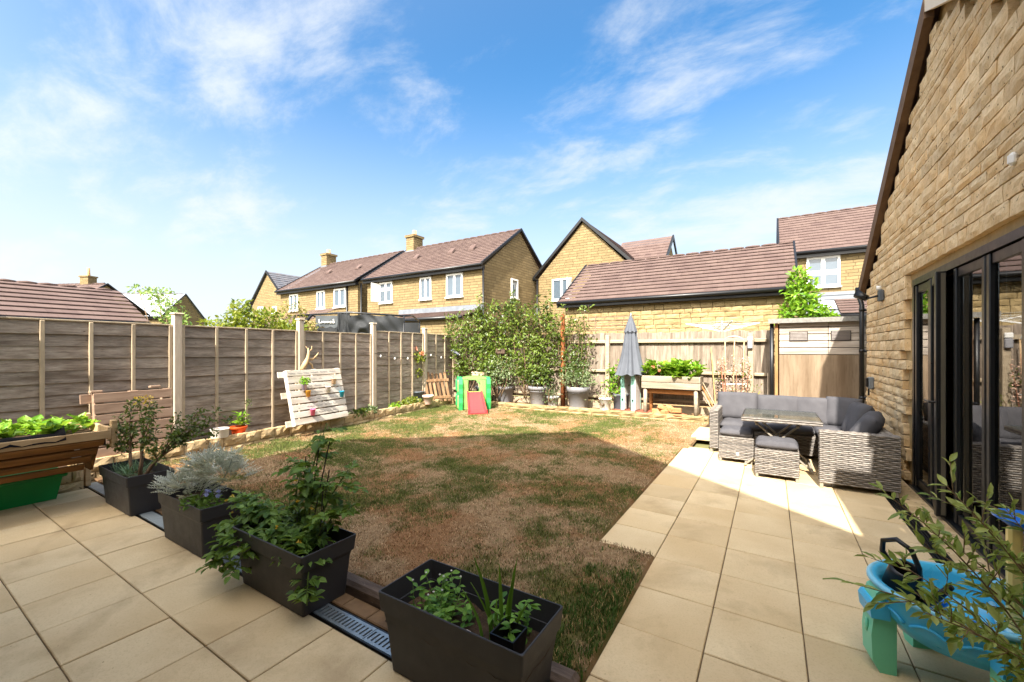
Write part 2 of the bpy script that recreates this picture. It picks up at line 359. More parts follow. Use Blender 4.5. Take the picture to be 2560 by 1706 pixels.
# ------------------------------------------------------------------ value noise for lawn patches (world metres)
def vnoise(x, y, s, seed):
    r = np.random.default_rng(seed).random((256, 256)); x = x / s + 100; y = y / s + 100
    xi = np.floor(x).astype(int); yi = np.floor(y).astype(int); fx = x - xi; fy = y - yi; fx = fx * fx * (3 - 2 * fx); fy = fy * fy * (3 - 2 * fy)
    a = r[xi % 256, yi % 256]; b = r[(xi + 1) % 256, yi % 256]; c = r[xi % 256, (yi + 1) % 256]; d = r[(xi + 1) % 256, (yi + 1) % 256]
    return (a * (1 - fx) + b * fx) * (1 - fy) + (c * (1 - fx) + d * fx) * fy
def fbm(x, y, s, seed): return .5 * vnoise(x, y, s, seed) + .27 * vnoise(x, y, s * .47, seed + 1) + .15 * vnoise(x, y, s * .21, seed + 2) + .08 * vnoise(x, y, s * .09, seed + 3)
TH = radians(-4.8)                                  # the plot runs 4.8 degrees off the house
LW0 = np.array((-7.237, 2.801)); LD = np.array((sin(TH), cos(TH)))      # face of the left retaining wall
def wall_x(y): return LW0[0] + (y - LW0[1]) * LD[0] / LD[1]
def back_y(x): return 9.31 + .055 * (x + 6.4)                            # face of the back retaining wall
def lawn_z(x, y): return .015 + .012 * np.sin(x * 1.3 + .4) * np.cos(y * .9) + .03 * np.clip((y - 6) / 3, 0, 1)
def lawn_in(x, y):
    ed = np.where(y < 3.286, -.765, -1.222)
    return (x > wall_x(y) - .02) & (y > 1.86 + .03 * np.sin(x * 5)) & (y < back_y(x) + .02) & (x < ed) | ((x < -1.12) & (x > -1.3) & (y > 7.2) & (y < back_y(x)))
def green(x, y):
    """how green the turf is: straw in the middle and by the slabs, greener along the left wall and the edging"""
    g = .37 + .30 * np.clip((-5.0 - x) / 1.6, 0, 1) * np.clip((y - 2.4) / 1.4, 0, 1) + .10 * np.clip((y - 6.2) / 1.5, 0, 1) * np.clip((-2.6 - x) / 1.5, 0, 1)
    g += .16 * np.clip((2.9 - y) / .8, 0, 1) + .22 * np.exp(-((x + .95) / .22) ** 2) * np.clip((3.3 - y) / .4, 0, 1) - .12 * np.exp(-((x + 1.5) / .5) ** 2) * np.clip((y - 3.2) / .8, 0, 1)
    n = fbm(x, y, .75, 11) - .5; n2 = fbm(x, y, .2, 31) - .5; n3 = vnoise(x, y, .045, 57) - .5
    return np.clip(g + 1.5 * n + 1.0 * n2 + .4 * n3, 0, 1)

# ------------------------------------------------------------------ ground, lawn, grass
gm = mk('far_ground', '#6c6a45', '#857a55', '#5a6238', scale=.6, bump=.3, rnd=0)
mb = MB(); mb.add([(-400, -400, -.09), (400, -400, -.09), (400, 600, -.09), (-400, 600, -.09)], [(0, 1, 2, 3)]); struct(mb.build('ground', gm))
nx, ny = 210, 230; xs = np.linspace(-8.0, -.7, nx); ys = np.linspace(1.8, 9.75, ny); X, Y = np.meshgrid(xs, ys); ins = lawn_in(X, Y)
Z = lawn_z(X, Y) + (fbm(X, Y, .12, 5) - .5) * .02; Z = np.where(ins, Z, Z - .05)
gr = green(X, Y); t = np.clip((gr - .3) / .42, 0, 1)[..., None]; dn = fbm(X, Y, .05, 77)[..., None]
ob = np.clip((fbm(X, Y, .5, 201) - .47) * 5, 0, 1)[..., None]; straw = np.array(lin('#b0946f')) * (1 - dn * .95) + np.array(lin('#70523a')) * dn * .95; straw = straw * (1 - .6 * ob) + np.array(lin('#80532f')) * .6 * ob; grn = np.array(lin('#4d4a28')) * (1 - dn) + np.array(lin('#6a6436')) * dn
colr = (straw * (1 - t) + grn * t) * .72
me = bpy.data.meshes.new('lawn'); me.from_pydata(np.stack([X, Y, Z], -1).reshape(-1, 3).tolist(), [], [(j * nx + i, j * nx + i + 1, (j + 1) * nx + i + 1, (j + 1) * nx + i) for j in range(ny - 1) for i in range(nx - 1) if ins[j, i] or ins[j + 1, i + 1] or ins[j, i + 1] or ins[j + 1, i]])
at = me.color_attributes.new('col', 'FLOAT_COLOR', 'POINT'); at.data.foreach_set('color', np.concatenate([colr, np.ones_like(colr[..., :1])], -1).ravel())
me.materials.append(attrmat('lawn_soil', .95, .1, .8, 70)); struct(link('lawn', me))
def blade_field(name, n, xr, yr, mask, hgt, wid, colfun, zfun, flop=.9):
    x = rng.uniform(*xr, n); y = rng.uniform(*yr, n); k = mask(x, y); x = x[k]; y = y[k]; n = len(x)
    a = rng.uniform(0, 2 * pi, n); ln = rng.uniform(.45, 1, n); c, h = colfun(x, y, rng.random(n)); h = h * hgt * ln; b = rng.uniform(0, 2 * pi, n); lean = rng.uniform(.2, 1, n) * flop
    z = zfun(x, y); wd = wid * rng.uniform(.6, 1.3, n); dx, dy = np.cos(a) * wd, np.sin(a) * wd; lx, ly = np.cos(b) * lean * hgt * 1.1 * ln, np.sin(b) * lean * hgt * 1.1 * ln
    V = np.empty((n, 5, 3)); V[:, 0] = np.stack([x - dx, y - dy, z - .004], 1); V[:, 1] = np.stack([x + dx, y + dy, z - .004], 1)
    V[:, 2] = np.stack([x + dx * .7 + lx * .4, y + dy * .7 + ly * .4, z + h * .62], 1); V[:, 3] = np.stack([x - dx * .7 + lx * .4, y - dy * .7 + ly * .4, z + h * .62], 1); V[:, 4] = np.stack([x + lx, y + ly, z + h * .95], 1)
    me = bpy.data.meshes.new(name); me.vertices.add(n * 5); me.vertices.foreach_set('co', V.ravel())
    idx = (np.arange(n)[:, None] * 5); lp = np.concatenate([idx + np.array([0, 1, 2, 3]), idx + np.array([3, 2, 4])], 1).ravel()
    me.loops.add(len(lp)); me.loops.foreach_set('vertex_index', lp); me.polygons.add(n * 2)
    st = (np.arange(n)[:, None] * 7 + np.array([0, 4])).ravel(); me.polygons.foreach_set('loop_start', st); me.polygons.foreach_set('loop_total', np.tile([4, 3], n)); me.update(calc_edges=True)
    at = me.color_attributes.new('col', 'FLOAT_COLOR', 'POINT'); at.data.foreach_set('color', np.repeat(np.concatenate([c, np.ones((n, 1))], 1), 5, 0).ravel())
    me.materials.append(attrmat(name + '_blades', .6, .25)); return struct(link(name, me), 'stuff')
def grasscol(x, y, r):
    g = green(x, y); live = (r < np.clip((g - .12) * 1.15, .04, .95)); q = rng.random(len(x))[:, None]
    cg = np.array(lin('#34461d')) * (1 - q) + np.array(lin('#77803c')) * q; cs = np.array(lin('#8c6c4c')) * (1 - q ** 1.5) + np.array(lin('#dcc39c')) * q ** 1.5; ob = (np.clip((fbm(x, y, .5, 201) - .47) * 5, 0, 1) * .6)[:, None]; cs = cs * (1 - ob) + cs * np.array((1.0, .72, .5)) * ob
    return np.where(live[:, None], cg, cs) * .85, np.where(live, .75 + g * .55, .62)
blade_field('lawn_grass', 520000, (-7.9, -.7), (1.85, 9.7), lawn_in, .028, .0024, grasscol, lawn_z)
tl = blade_field('long_grass', 5200, (-1.12, -.76), (1.85, 3.3), lambda x, y: (fbm(x, y, .3, 91) > .5), .05, .0028, lambda x, y, r: (np.where((r < .8)[:, None], np.array(lin('#3f5c22')), np.array(lin('#b99b6c'))), np.ones(len(x))), lawn_z, .7)

# ------------------------------------------------------------------ patio of square slabs
PX0, PXP, PY0, PYP = -.755, .455, 3.286, .4528
patio = struct(MB().box(-6.72, 1.055, -.6, 1.482, -.1, -.012).box(-.757, 1.055, 1.483, 9.25, -.1, -.0121).box(-1.212, -.7575, 3.284, 7.36, -.1, -.0122).build('patio', JOINT))
def slab(x0, x1, y0, y1):
    o = link('slab', cmesh('slab', x1 - x0 - .0065, y1 - y0 - .0065, .05, .004, SLAB), patio, ((x0 + x1) / 2, (y0 + y1) / 2, -.025 + R(-.002, .002))); o.rotation_euler = (R(-.003, .003), R(-.003, .003), R(-.0025, .0025))
for i in range(-14, 5):
    for j in range(-9, 14):
        x0, x1 = PX0 + PXP * i, PX0 + PXP * (i + 1); y0, y1 = PY0 + PYP * j, PY0 + PYP * (j + 1); x0 = max(x0, -6.72); x1 = min(x1, 1.055); y1 = min(y1, 9.25); y0 = max(y0, -.6)
        if x1 - x0 < .05 or y1 - y0 < .05: continue
        if i >= 0 or j < -4 or (i == -1 and 0 <= j <= 8): slab(x0, x1, y0, y1)

# ------------------------------------------------------------------ the stone extension on the right with its folding doors
WX = 1.37
ext = thing('stone_extension', 'single-storey honey stone gable with black bifold doors beside the patio', 'house', (WX, 5.7, 0)); ox, oy = WX, 5.7
def gz(y): return 5.02 - (.66 * (y - 5.68) if y > 5.68 else .55 * (5.68 - y))
OP = (3.97, 6.57, 2.40)                                                   # door opening: y0, y1, top
prof = [(2.2, -.1), (OP[0], -.1), (OP[0], OP[2]), (OP[1], OP[2]), (OP[1], -.1), (9.12, -.1), (9.12, gz(9.12)), (5.68, gz(5.68)), (2.2, gz(2.2))]
MB().prism([(a - oy, b) for a, b in prof], 0, .06, .3).box(.061, 6, 3.3, 3.42, -.1, 2.6).box(.061, 6, -3.5, -3.4, -.1, 2.7).box(5.9, 6, -3.4, 3.3, -.1, 2.6).build('wall', MORTAR, ext, fix=True)
stone_run((0, 9.12 - oy, 0), -pi / 2, 6.9, 0.02, 5.0, .075, STONE, ext, .2, .5,
          clip=lambda t, z, l, h: z + h / 2 < gz(9.12 - t + (l / 2 if 9.12 - t > 5.68 else -l / 2)) - .03 and not (OP[0] - .02 < 9.12 - t + l * .5 and 9.12 - t - l * .5 < OP[1] + .02 and z - h / 2 < OP[2] - .02),
          hmin=.085, hmax=.155, gap=.010, order=lambda q: 0 if 9.12 - q[0] > 3.6 else 1)
# roof slabs, verges, gutter, downpipe
for s_, (ya, yb) in enumerate(((5.68, 9.34), (5.68, 2.0))):
    mb = MB(); n = 14
    for k in range(n):
        a, b = ya + (yb - ya) * k / n, ya + (yb - ya) * (k + 1) / n; za, zb = gz(a) + .06, gz(b) + .06
        mb.hexa([(-.02, a - oy, za - .02), (6, a - oy, za - .02), (6, b - oy, zb - .02), (-.02, b - oy, zb - .02)], [(-.02, a - oy, za + .015), (6, a - oy, za + .015), (6, b - oy, zb + .045), (-.02, b - oy, zb + .045)])
    mb.build('roof', TILE_X, ext, fix=True)
mb = MB().hexa([(-.075, -.02, gz(5.68) - .13), (-.0, -.02, gz(5.68) - .13), (-.0, 9.3 - oy, gz(9.3) - .13), (-.075, 9.3 - oy, gz(9.3) - .13)], [(-.075, -.02, gz(5.68) + .1), (-.0, -.02, gz(5.68) + .1), (-.0, 9.3 - oy, gz(9.3) + .1), (-.075, 9.3 - oy, gz(9.3) + .1)])
mb.build('verge_board', TIMBERBR, ext, fix=True)
mb = MB().hexa([(-.32, 1.2 - oy, gz(1.2) - .05), (0, 1.2 - oy, gz(1.2) - .05), (0, 2.75 - oy, gz(2.75) - .05), (-.32, 2.75 - oy, gz(2.75) - .05)], [(-.32, 1.2 - oy, gz(1.2) + .1), (0, 1.2 - oy, gz(1.2) + .1), (0, 2.75 - oy, gz(2.75) + .1), (-.32, 2.75 - oy, gz(2.75) + .1)])
mb.build('soffit', CREAM, ext, fix=True)
MB().hexa([(-.07, 3.0 - oy, gz(3.0) - .03), (0, 3.0 - oy, gz(3.0) - .03), (0, .03, gz(5.68) - .04), (-.07, .03, gz(5.68) - .04)], [(-.07, 3.0 - oy, gz(3.0) + .1), (0, 3.0 - oy, gz(3.0) + .1), (0, .03, gz(5.68) + .1), (-.07, .03, gz(5.68) + .1)]).build('verge_board', CREAM, ext, fix=True)
MB().tube([(-.12, 9.28 - oy, 2.62), (6, 9.28 - oy, 2.62)], .06, 10).build('gutter', BLACKPL, ext, True)
mb = MB().tube([(-.07, 9.26 - oy, 2.6), (-.07, 9.26 - oy, 2.5), (-.05, 9.16 - oy, 2.36), (-.05, 9.16 - oy, .03)], .036, 12)
for z in (.75, 1.55, 2.25): mb.tube([(-.05, 9.16 - oy, z), (-.05, 9.16 - oy, z + .05)], .043, 12).box(-.02, .02, 9.1 - oy, 9.22 - oy, z, z + .04)
mb.build('downpipe', BLACKPL, ext, True)
MB().box(-.2, 0, -3.2, 3.5, -.06, .0).build('kerb', STONE_RET, ext)
# folding doors
doors = MB()
y0, y1, zt = OP[0] - oy, OP[1] - oy, OP[2]
doors.box(.03, .11, y0, y0 + .06, .02, zt).box(.03, .11, y1 - .06, y1, .02, zt).box(.03, .11, y0 + .06, y1 - .06, zt - .07, zt).box(.0, .12, y0, y1, -.02, .025)
doors.build('door_frame', ANTH, ext)
def leaf(ya, yb, xa, xb, edge=None):
    """one glazed leaf from (xa,ya) to (xb,yb)"""
    f = MB(); a = Vector((xa, ya, 0)); b = Vector((xb, yb, 0)); d = (b - a).normalized(); st = .075; zb, ztp = .035, zt - .08
    for p, q in ((a, a + d * st), (b - d * st, b)): f.bar(((p + q) / 2) + Vector((0, 0, zb)), ((p + q) / 2) + Vector((0, 0, ztp)), .055, st, .006, up=(1, 0, 0))
    for z, h in ((zb + .045, .09), (ztp - .04, .08)): f.bar(a + d * st + Vector((0, 0, z)), b - d * st + Vector((0, 0, z)), .05, h, .004)
    o = f.build('door_leaf', ANTH, ext); g = MB().bar(a + d * st * .9 + Vector((0, 0, zt / 2)), b - d * st * .9 + Vector((0, 0, zt / 2)), .02, zt - .25, .001); g.build('glass', GLASS, o)
    return o
leaf(y1 - .065, y1 - .62, .075, .07); l2 = leaf(y1 - .63, 5.37 - oy, .065, -.03); leaf(5.31 - oy, 4.66 - oy, .07, .075); leaf(4.65 - oy, y0 + .065, .075, .07)
MB().box(-.045, -.028, 5.375 - oy, 5.43 - oy, .95, 1.22).tube([(-.04, 5.4 - oy, 1.1), (-.1, 5.4 - oy, 1.1), (-.1, 5.53 - oy, 1.1)], .011, 8).build('handle', ANTH, l2)
MB().box(-.031, -.0, 5.3655 - oy, 5.3675 - oy, .06, 2.3).build('lock_strip', plain('lock_strip_metal', '#6b6558', .45, .5, .5), l2)
MB().box(.32, 5.85, -3.35, 3.25, -.02, .0).build('floor', mk('oak_floor', '#8a7357', '#a08766', scale=3, stretch=(1, 8, 1)), ext)
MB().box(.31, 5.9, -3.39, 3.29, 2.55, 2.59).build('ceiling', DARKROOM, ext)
# fittings on the wall
t = thing('security_light', 'grey twin-spot security light high on the stone wall by the downpipe', 'light', (WX - .03, 7.85, 2.37))
MB().cb(.06, .13, .16, .012).build('backplate', plain('grey_fitting', '#4d5257', .5), t)
MB().tube([(-.03, 0, 0), (-.11, .03, -.02), (-.14, .1, -.02)], .014, 8).build('arm', BLACKPL, t, True)
for a, b in (((-.14, .1, -.02), (-.24, .18, .06)),): MB().tube([a, b], [.045, .062], 14).tube([b, (b[0] - .005, b[1] + .004, b[2] + .004)], [.055, .05], 14).build('lamp_head', BLACKPL, t, True)
MB().tube([(-.02, 0, .08), (-.02, 0, .14)], .03, 10).build('sensor', WHITEPL, t, True)
t = thing('outdoor_socket', 'grey weatherproof socket box low on the stone wall behind the sofa cushions', 'socket', (WX - .03, 8.55, 1.07))
MB().cb(.07, .16, .19, .015).build('box', plain('grey_socket', '#6c7072', .5), t); MB().cb(.03, .13, .14, .01, Matrix.Translation((-.05, 0, .01))).build('lid', BLACKPL, t)
MB().tube([(-.02, .03, -.09), (-.02, .03, -.2)], .012, 8).build('cable', BLACKPL, t)
t = tag(MB().cb(.05, .05, .09, .02).build('door_sensor', WHITEPL, None, loc=(WX - .02, 4.05, 2.84)), 'small white plastic sensor above the right end of the bifold doors', 'sensor')

# ------------------------------------------------------------------ the two-storey house behind the camera (casts the gable shadow on the lawn)
hx0, hx1, hy, ez, ax, az = -5.55, 3.2, -.62, 5.3, -1.99, 8.1
hs = thing('rear_house', 'two-storey honey stone house with a tiled gable at the back of the patio', 'house', (-2, -4, 0))
MB().prism([(hx0 + 2, -.1), (hx1 + 2, -.1), (hx1 + 2, 3.5), (ax + 2, az - .1), (hx0 + 2, ez - .05)], 1, -5, hy + 4).build('wall', FARSTONE, hs, fix=True)
for xa, za, xb, zb in ((hx0 - .02, ez, ax, az), (hx1 + .06, 3.53, ax, az)):
    MB().hexa([(xa + 2, -5.1, za - .06), (xb + 2, -5.1, zb - .06), (xb + 2, hy + 4.06, zb - .06), (xa + 2, hy + 4.06, za - .06)], [(xa + 2, -5.1, za + .06), (xb + 2, -5.1, zb + .06), (xb + 2, hy + 4.06, zb + .06), (xa + 2, hy + 4.06, za + .06)]).build('roof', TILE_Y, hs, fix=True)
MB().box(3.38, 8, -4.6, 6.1, -.1, 3.0).build('rear_wing', FARSTONE, hs)

# ------------------------------------------------------------------ left fence of lapped boards
LAP = mk('lap_board', '#8b7c6e', '#b8aa99', '#776859', scale=6, stretch=(1.6, 1.1, 5.5), bump=.6, bscale=22, grain=('#54463a', (2, .7, 12), 9, .75), stain=('#6f675a', .9, .5, .45), bdist=.006, rnd=.16, contrast=(.25, .75), spots=('#4a3c31', 10, .70))
POSTW = mk('grey_post_timber', '#b0a08b', '#c8b9a3', scale=7, stretch=(3, 3, .5), bump=.3, rnd=.08)
BATT = mk('batten_timber', '#a3927a', '#beac90', scale=7, stretch=(3, 3, .6), bump=.3, rnd=.12)
F0 = np.array((-7.65, 2.8)) - LD * .035; FN = np.array((LD[1], -LD[0]))          # FN points into the garden
def FP(k, off, z): q = F0 + LD * k + FN * off; return (float(q[0]), float(q[1]), z)
lf = thing('lap_fence', 'long weathered fence of lapped horizontal boards along the left side of the garden', 'fence', FP(2, 0, 0)); lo = Vector(FP(2, 0, 0))
def FL(k, off, z): return Vector(FP(k, off, z)) - lo
posts = [-4.02, -2.03, -.12, 1.93, 3.82, 5.71, 7.55]
for i, k in enumerate(posts):
    zt = (2.13, 2.12, 2.12, 2.17, 2.20, 2.17, 2.17)[i]
    plank('post', FL(k, .02, -.1), FL(k, .02, zt), .1, .105, POSTW, lf, .008, up=tuple(LD) + (0,))
    o = link('post_cap', cmesh('post_cap', .135, .135, .03, .01, POSTW), lf, FL(k, .02, zt + .015)); o.rotation_euler = (0, 0, -TH)
for i in range(len(posts) - 1):
    a, b = posts[i] + .052, posts[i + 1] - .052; zt = 1.95 if i < 4 else 2.03; n = 12; h = (zt - .13) / n
    for j in range(n):
        z = .13 + j * h; s_ = R(-.004, .004)
        plank('lap_board', FL(a, .0 + s_ + .006 * (j % 2), z + h / 2 + R(-.006, .006)), FL(b, .0 + s_ + .006 * (j % 2), z + h / 2 + R(-.006, .006)), .014, h + .03, LAP, lf, .003, up=(-float(FN[0]) * .09, -float(FN[1]) * .09, 1))
    plank('capping', FL(a, .0, zt + .012), FL(b, .0, zt + .012), .06, .022, BATT, lf, .004)
    m = 4 if b - a > 1.7 else 3
    for j in range(m + 1):
        k = a + .03 + (b - a - .06) * j / m; plank('batten', FL(k, .025, .12), FL(k, .025, zt), .042, .026, BATT, lf, .004, up=tuple(FN) + (0,))
    plank('gravel_board', FL(a, 0, .06), FL(b, 0, .06), .03, .14, LAP, lf)
# festoon bulbs on the fence
fl = thing('festoon_lights', 'string of small white festoon bulbs sagging along the far left fence', 'string lights', FP(4.6, .1, 1.6)); q0 = Vector(FP(4.6, .1, 1.6)); pts = []
for i in range(40):
    k = 3.8 + i * .095; pts.append(Vector(FP(k, .09, 1.52 - .12 * sin(pi * ((k - 3.8) % 1.9) / 1.9))) - q0)
MB().tube(pts, .006, 4).build('cable', BLACKPL, fl)
for i in range(2, 40, 5): MB().lathe([(.001, -.07), (.02, -.055), (.024, -.035), (.014, -.01), (.01, .0)], 8, pts[i]).build('bulb', WHITEPL, fl, True)

# ------------------------------------------------------------------ back fence of vertical boards with rails
FE = mk('featheredge_board', '#776a5c', '#a09283', '#64584b', scale=7, grain=('#5d5044', (14, 14, .7), 8, .6), stretch=(4.5, 4.5, .6), bump=.4, bscale=26, bdist=.005, rnd=.16, contrast=(.25, .75))
RAIL = mk('fence_rail', '#8f8069', '#a99a83', scale=6, stretch=(.5, 4, 4), bump=.3, rnd=.06)
def BY(x, off=0): return 10.27 + .06 * (x + 1) - off                      # fence face; off goes towards the lawn
bf = thing('board_fence', 'sunlit weathered fence of vertical boards along the back of the garden', 'fence', (-4, 10.3, 0)); bo = Vector((-4, 10.3, 0))
x = -8.35
while x < -.06:
    wd = R(.088, .102); zt = 2.01 + R(-.012, .012); o = plank('board', Vector((x + wd / 2, BY(x) + .012 * R(.3, 1), .32)) - bo, Vector((x + wd / 2 + R(-.004, .004), BY(x) + .012 * R(.3, 1), zt)) - bo, wd + .006, .016, FE, bf, .003, up=(0, 1, 0)); x += wd
for z in (1.80, 1.07, .42):
    for xa, xb in ((-8.35, -6.56), (-6.44, -3.5), (-3.4, -.42), (-.3, -.06)): plank('rail', Vector((xa, BY(xa, .05), z)) - bo, Vector((xb, BY(xb, .05), z)) - bo, .06, .085 if z > 1.2 else .07, RAIL, bf, .012)
for x in (-6.5, -3.45, -.36): plank('post', Vector((x, BY(x, .06), -.05)) - bo, Vector((x, BY(x, .06), 1.96)) - bo, .1, .1, RAIL, bf, .008, up=(0, 1, 0))
for xa, xb in ((-8.35, -6.56), (-6.44, -3.5), (-3.4, -.42)): plank('gravel_board', Vector((xa, BY(xa, .02), .2)) - bo, Vector((xb, BY(xb, .02), .2)) - bo, .03, .2, RAIL, bf)
# slatted trellis on stakes behind the back fence
TRW = mk('dark_trellis_timber', '#6e5a48', '#8d775f', scale=7, stretch=(.6, 3, 3), bump=.2, rnd=.15)
tr = thing('slatted_trellis', 'thin horizontal slat trellis standing above the back fence behind the climbers', 'trellis', (-5.5, 10.3, 2)); to = Vector((-5.5, 10.3, 2))
for z in np.linspace(2.08, 2.42, 6): plank('slat', Vector((-8.3, BY(-8.3, -.06), z)) - to, Vector((-2.95, BY(-2.95, -.06), z)) - to, .016, .026, TRW, tr, .003)
for x in np.arange(-8.2, -2.9, .88): plank('stake', Vector((x, BY(x, -.035), 1.75)) - to, Vector((x, BY(x, -.035), 2.47)) - to, .03, .02, TRW, tr, .003, up=(0, 1, 0))
# rotary airer in the garden beyond
ra = thing('rotary_airer', 'folding rotary clothes airer poking up behind the back fence', 'clothes airer', (-1.0, 11.2, 0))
mb = MB().tube([(0, 0, 0), (0, 0, 2.3)], .022, 8); mb.build('pole', GALV, ra, True)
for a in (.35, 1.9, 3.5, 5.05): MB().bar((0, 0, 2.0 + .04), (.82 * cos(a), .82 * sin(a), 2.24), .02, .028).bar((0, 0, 2.24), (.45 * cos(a), .45 * sin(a), 2.12), .015, .018).build('arm', WHITEPL if a in (.35, 3.5) else GALV, ra)
pl_ = MB()
for r in (.35, .5, .65, .79): pl_.tube([(r * cos(a), r * sin(a), 2.05 + .24 * r) for a in (.35, 1.9, 3.5, 5.05, 6.633)], .003, 4)
pl_.build('line', WHITEPL, ra)

# ------------------------------------------------------------------ retaining walls with raised beds behind
rw = thing('left_retaining_wall', 'low honey stone retaining wall along the left edge of the lawn', 'wall', (float(LW0[0]), float(LW0[1]), 0))
LEN = 8.25; ST = -1.38; s0 = LW0 + LD * ST
wd = Vector((float(s0[0]), float(s0[1]), 0)) - Vector((float(LW0[0]), float(LW0[1]), 0)); A_L = atan2(LD[1], LD[0])
def wall_run(parent, p0, ang, length, zt, depth):
    d = Vector((cos(ang), sin(ang), 0)); n = Vector((sin(ang), -cos(ang), 0)); p0 = Vector(p0)
    b = [p0 - n * .022, p0 + d * length - n * .022, p0 + d * length - n * depth, p0 - n * depth]
    MB().hexa([q + Vector((0, 0, -.08)) for q in b], [q + Vector((0, 0, zt - .012)) for q in b]).build('mortar_core', MORTAR, parent, fix=True)
    return stone_run(tuple(p0), ang, length, -.03, zt, depth, STONE_RET, parent, .2, .4, hmin=.095, hmax=.125, gap=.014)
wall_run(rw, wd, A_L, LEN, .235, .11)
wall_run(rw, Vector((-6.735, -.6, 0)) - Vector((float(LW0[0]), float(LW0[1]), 0)), pi / 2, 2.06, .23, .11)
bw = thing('back_retaining_wall', 'sunlit pale stone retaining wall along the back edge of the lawn', 'wall', (-6.4, 9.31, 0))
ms_keep = STONE_RET; STONE_RET = STONE_PALE
wall_run(bw, (-1.45, -.08, 0), atan2(.055, 1), 6.75, .185, .13)
STONE_RET = ms_keep
bed = MB(); q = [s0, LW0 + LD * 6.75]; d2 = (F0 + LD * 7.6); d1 = (F0 + LD * ST); f2 = lambda p, off=0.: (float(p[0] - FN[0] * off), float(p[1] - FN[1] * off))
a = f2(q[0], .04); b_ = f2(q[1], .04); bed.add([(a[0], a[1], .175), (b_[0], b_[1], .165), (float(d2[0]), float(d2[1]), .165), (float(d1[0]), float(d1[1]), .175)], [(0, 1, 2, 3)])
bed.add([(-6.8, -.6, .19), (-6.8, 1.4, .19), (-7.5, 1.5, .19), (-7.35, -.6, .19)], [(0, 1, 2, 3)]); bed.add([(-8.4, 9.31, .14), (-1.1, 9.66, .14), (-.06, 9.75, .1), (-.06, 10.35, .1), (-8.4, 9.9, .14)], [(0, 1, 2, 3, 4)])
bed.add([(-1.12, 8.7, .02), (.08, 8.7, .02), (.08, 10.4, .02), (-1.12, 10.4, .02)], [(0, 1, 2, 3)])
struct(bed.build('flower_bed', SOIL))
def litter(name, n, region, z, cols, s=(.012, .03)):
    mb = MB()
    for _ in range(n):
        x, y = region(); a = R(0, 6.28); l = R(*s); w_ = l * R(.3, .7); t = R(-.4, .4); c, s_ = cos(a), sin(a); zz = z + R(.002, .012)
        mb.add([(x - c * l, y - s_ * l, zz), (x + s_ * w_, y - c * w_, zz + .004 + t * .01), (x + c * l, y + s_ * l, zz + abs(t) * .02), (x - s_ * w_, y + c * w_, zz + .006)], [(0, 1, 2, 3)], 0)
    return struct(mb.build(name, leafmat(name + '_mat', cols[0], cols[1], .7, .1)), 'stuff')
def reg_left():
    k, o = R(-1.2, 6.7), R(.04, .38); p = LW0 + LD * k - FN * o; return float(p[0]), float(p[1])
litter('bed_litter', 500, reg_left, .172, ('#5e452c', '#9c7a50'))
litter('bark_chips', 700, lambda: ((lambda x: (x, back_y(x) + R(.1, .85)))(R(-7.6, -1.1))), .142, ('#8a5f3c', '#caa47a'), (.015, .045))
# paving edge: sleepers, channel drain
SLEEP = mk('dark_sleeper', '#4f4138', '#6d5c4e', '#3c312a', scale=8, stretch=(.7, 4, 4), bump=.6, bscale=20, bdist=.008, rnd=.1, spots=('#8d8378', 30, .72))
BROWNST = mk('brown_setts', '#6a5138', '#86694a', '#4d3b2a', scale=7, bump=.5, bscale=30, rnd=.16)
struct(MB().box(-7.12, -.757, 1.482, 1.86, -.12, -.03).build('edging_bed', JOINT))
er = thing('sleeper_edging', 'dark weathered timber edging between the lawn and the drain channel', 'edging', (-4, 1.79, 0)); xx = -7.1
for l in (1.5, 1.62, 1.2, 1.25, .78):
    plank('sleeper', Vector((xx + .01, 1.79, .02)) - Vector((-4, 1.79, 0)), Vector((xx + l - .01, 1.792, .022)) - Vector((-4, 1.79, 0)), .105, .1, SLEEP, er, .022); xx += l
st_ = thing('brick_edging', 'row of flat brown setts beside the metal drain grating', 'edging', (-4, 1.68, 0)); xx = -7.1
while xx < -.8:
    l = min(R(.2, .3), -.76 - xx); plank('sett', Vector((xx + .004, 1.677, -.022)) - Vector((-4, 1.68, 0)), Vector((xx + l - .004, 1.677, -.022 + R(-.002, .002))) - Vector((-4, 1.68, 0)), .108, .05, BROWNST, st_, .006); xx += l
dr = thing('channel_drain', 'long galvanised drain channel between the planters and the lawn edging', 'drain', (-4, 1.55, 0))
MB().box(-2.9, 3.24, -.062, -.056, -.09, -.002).box(-2.9, 3.24, .056, .062, -.09, -.002).box(-2.9, 3.24, -.056, .056, -.095, -.09).build('channel', BLACKPL, dr)
def grate_mesh(l, n):
    mb = MB().box(0, l, -.052, -.032, -.012, -.001).box(0, l, .032, .052, -.012, -.001); p = l / n
    for i in range(n + 1): mb.box(max(0, i * p - p * .29), min(l, i * p + p * .29), -.032, .032, -.0121, -.0011)
    return mb.mesh('grate', GALV)
gm_ = grate_mesh(.495, 16); xx = -2.9
lid = cmesh('cover_plate', .245, .105, .012, .003, plain('grey_cover', '#8b9190', .6, .3, .2))
while xx < 3.2:
    if xx < -.55:
        for k in (0, .25): link('cover_plate', lid, dr, (xx + .124 + k, 0, -.006))
    else: link('grate', gm_, dr, (xx, 0, 0))
    xx += .5
d2_ = thing('slot_drain', 'black ridged threshold drain along the foot of the bifold doors', 'drain', (1.115, 4, 0))
mb = MB().box(-.058, .058, -4.5, 5.1, -.08, -.022)
for i in range(5): mb.box(-.056 + i * .0245, -.056 + i * .0245 + .014, -4.5, 5.1, -.022, -.003)
mb.build('ridged_grating', BLACKPL, d2_)
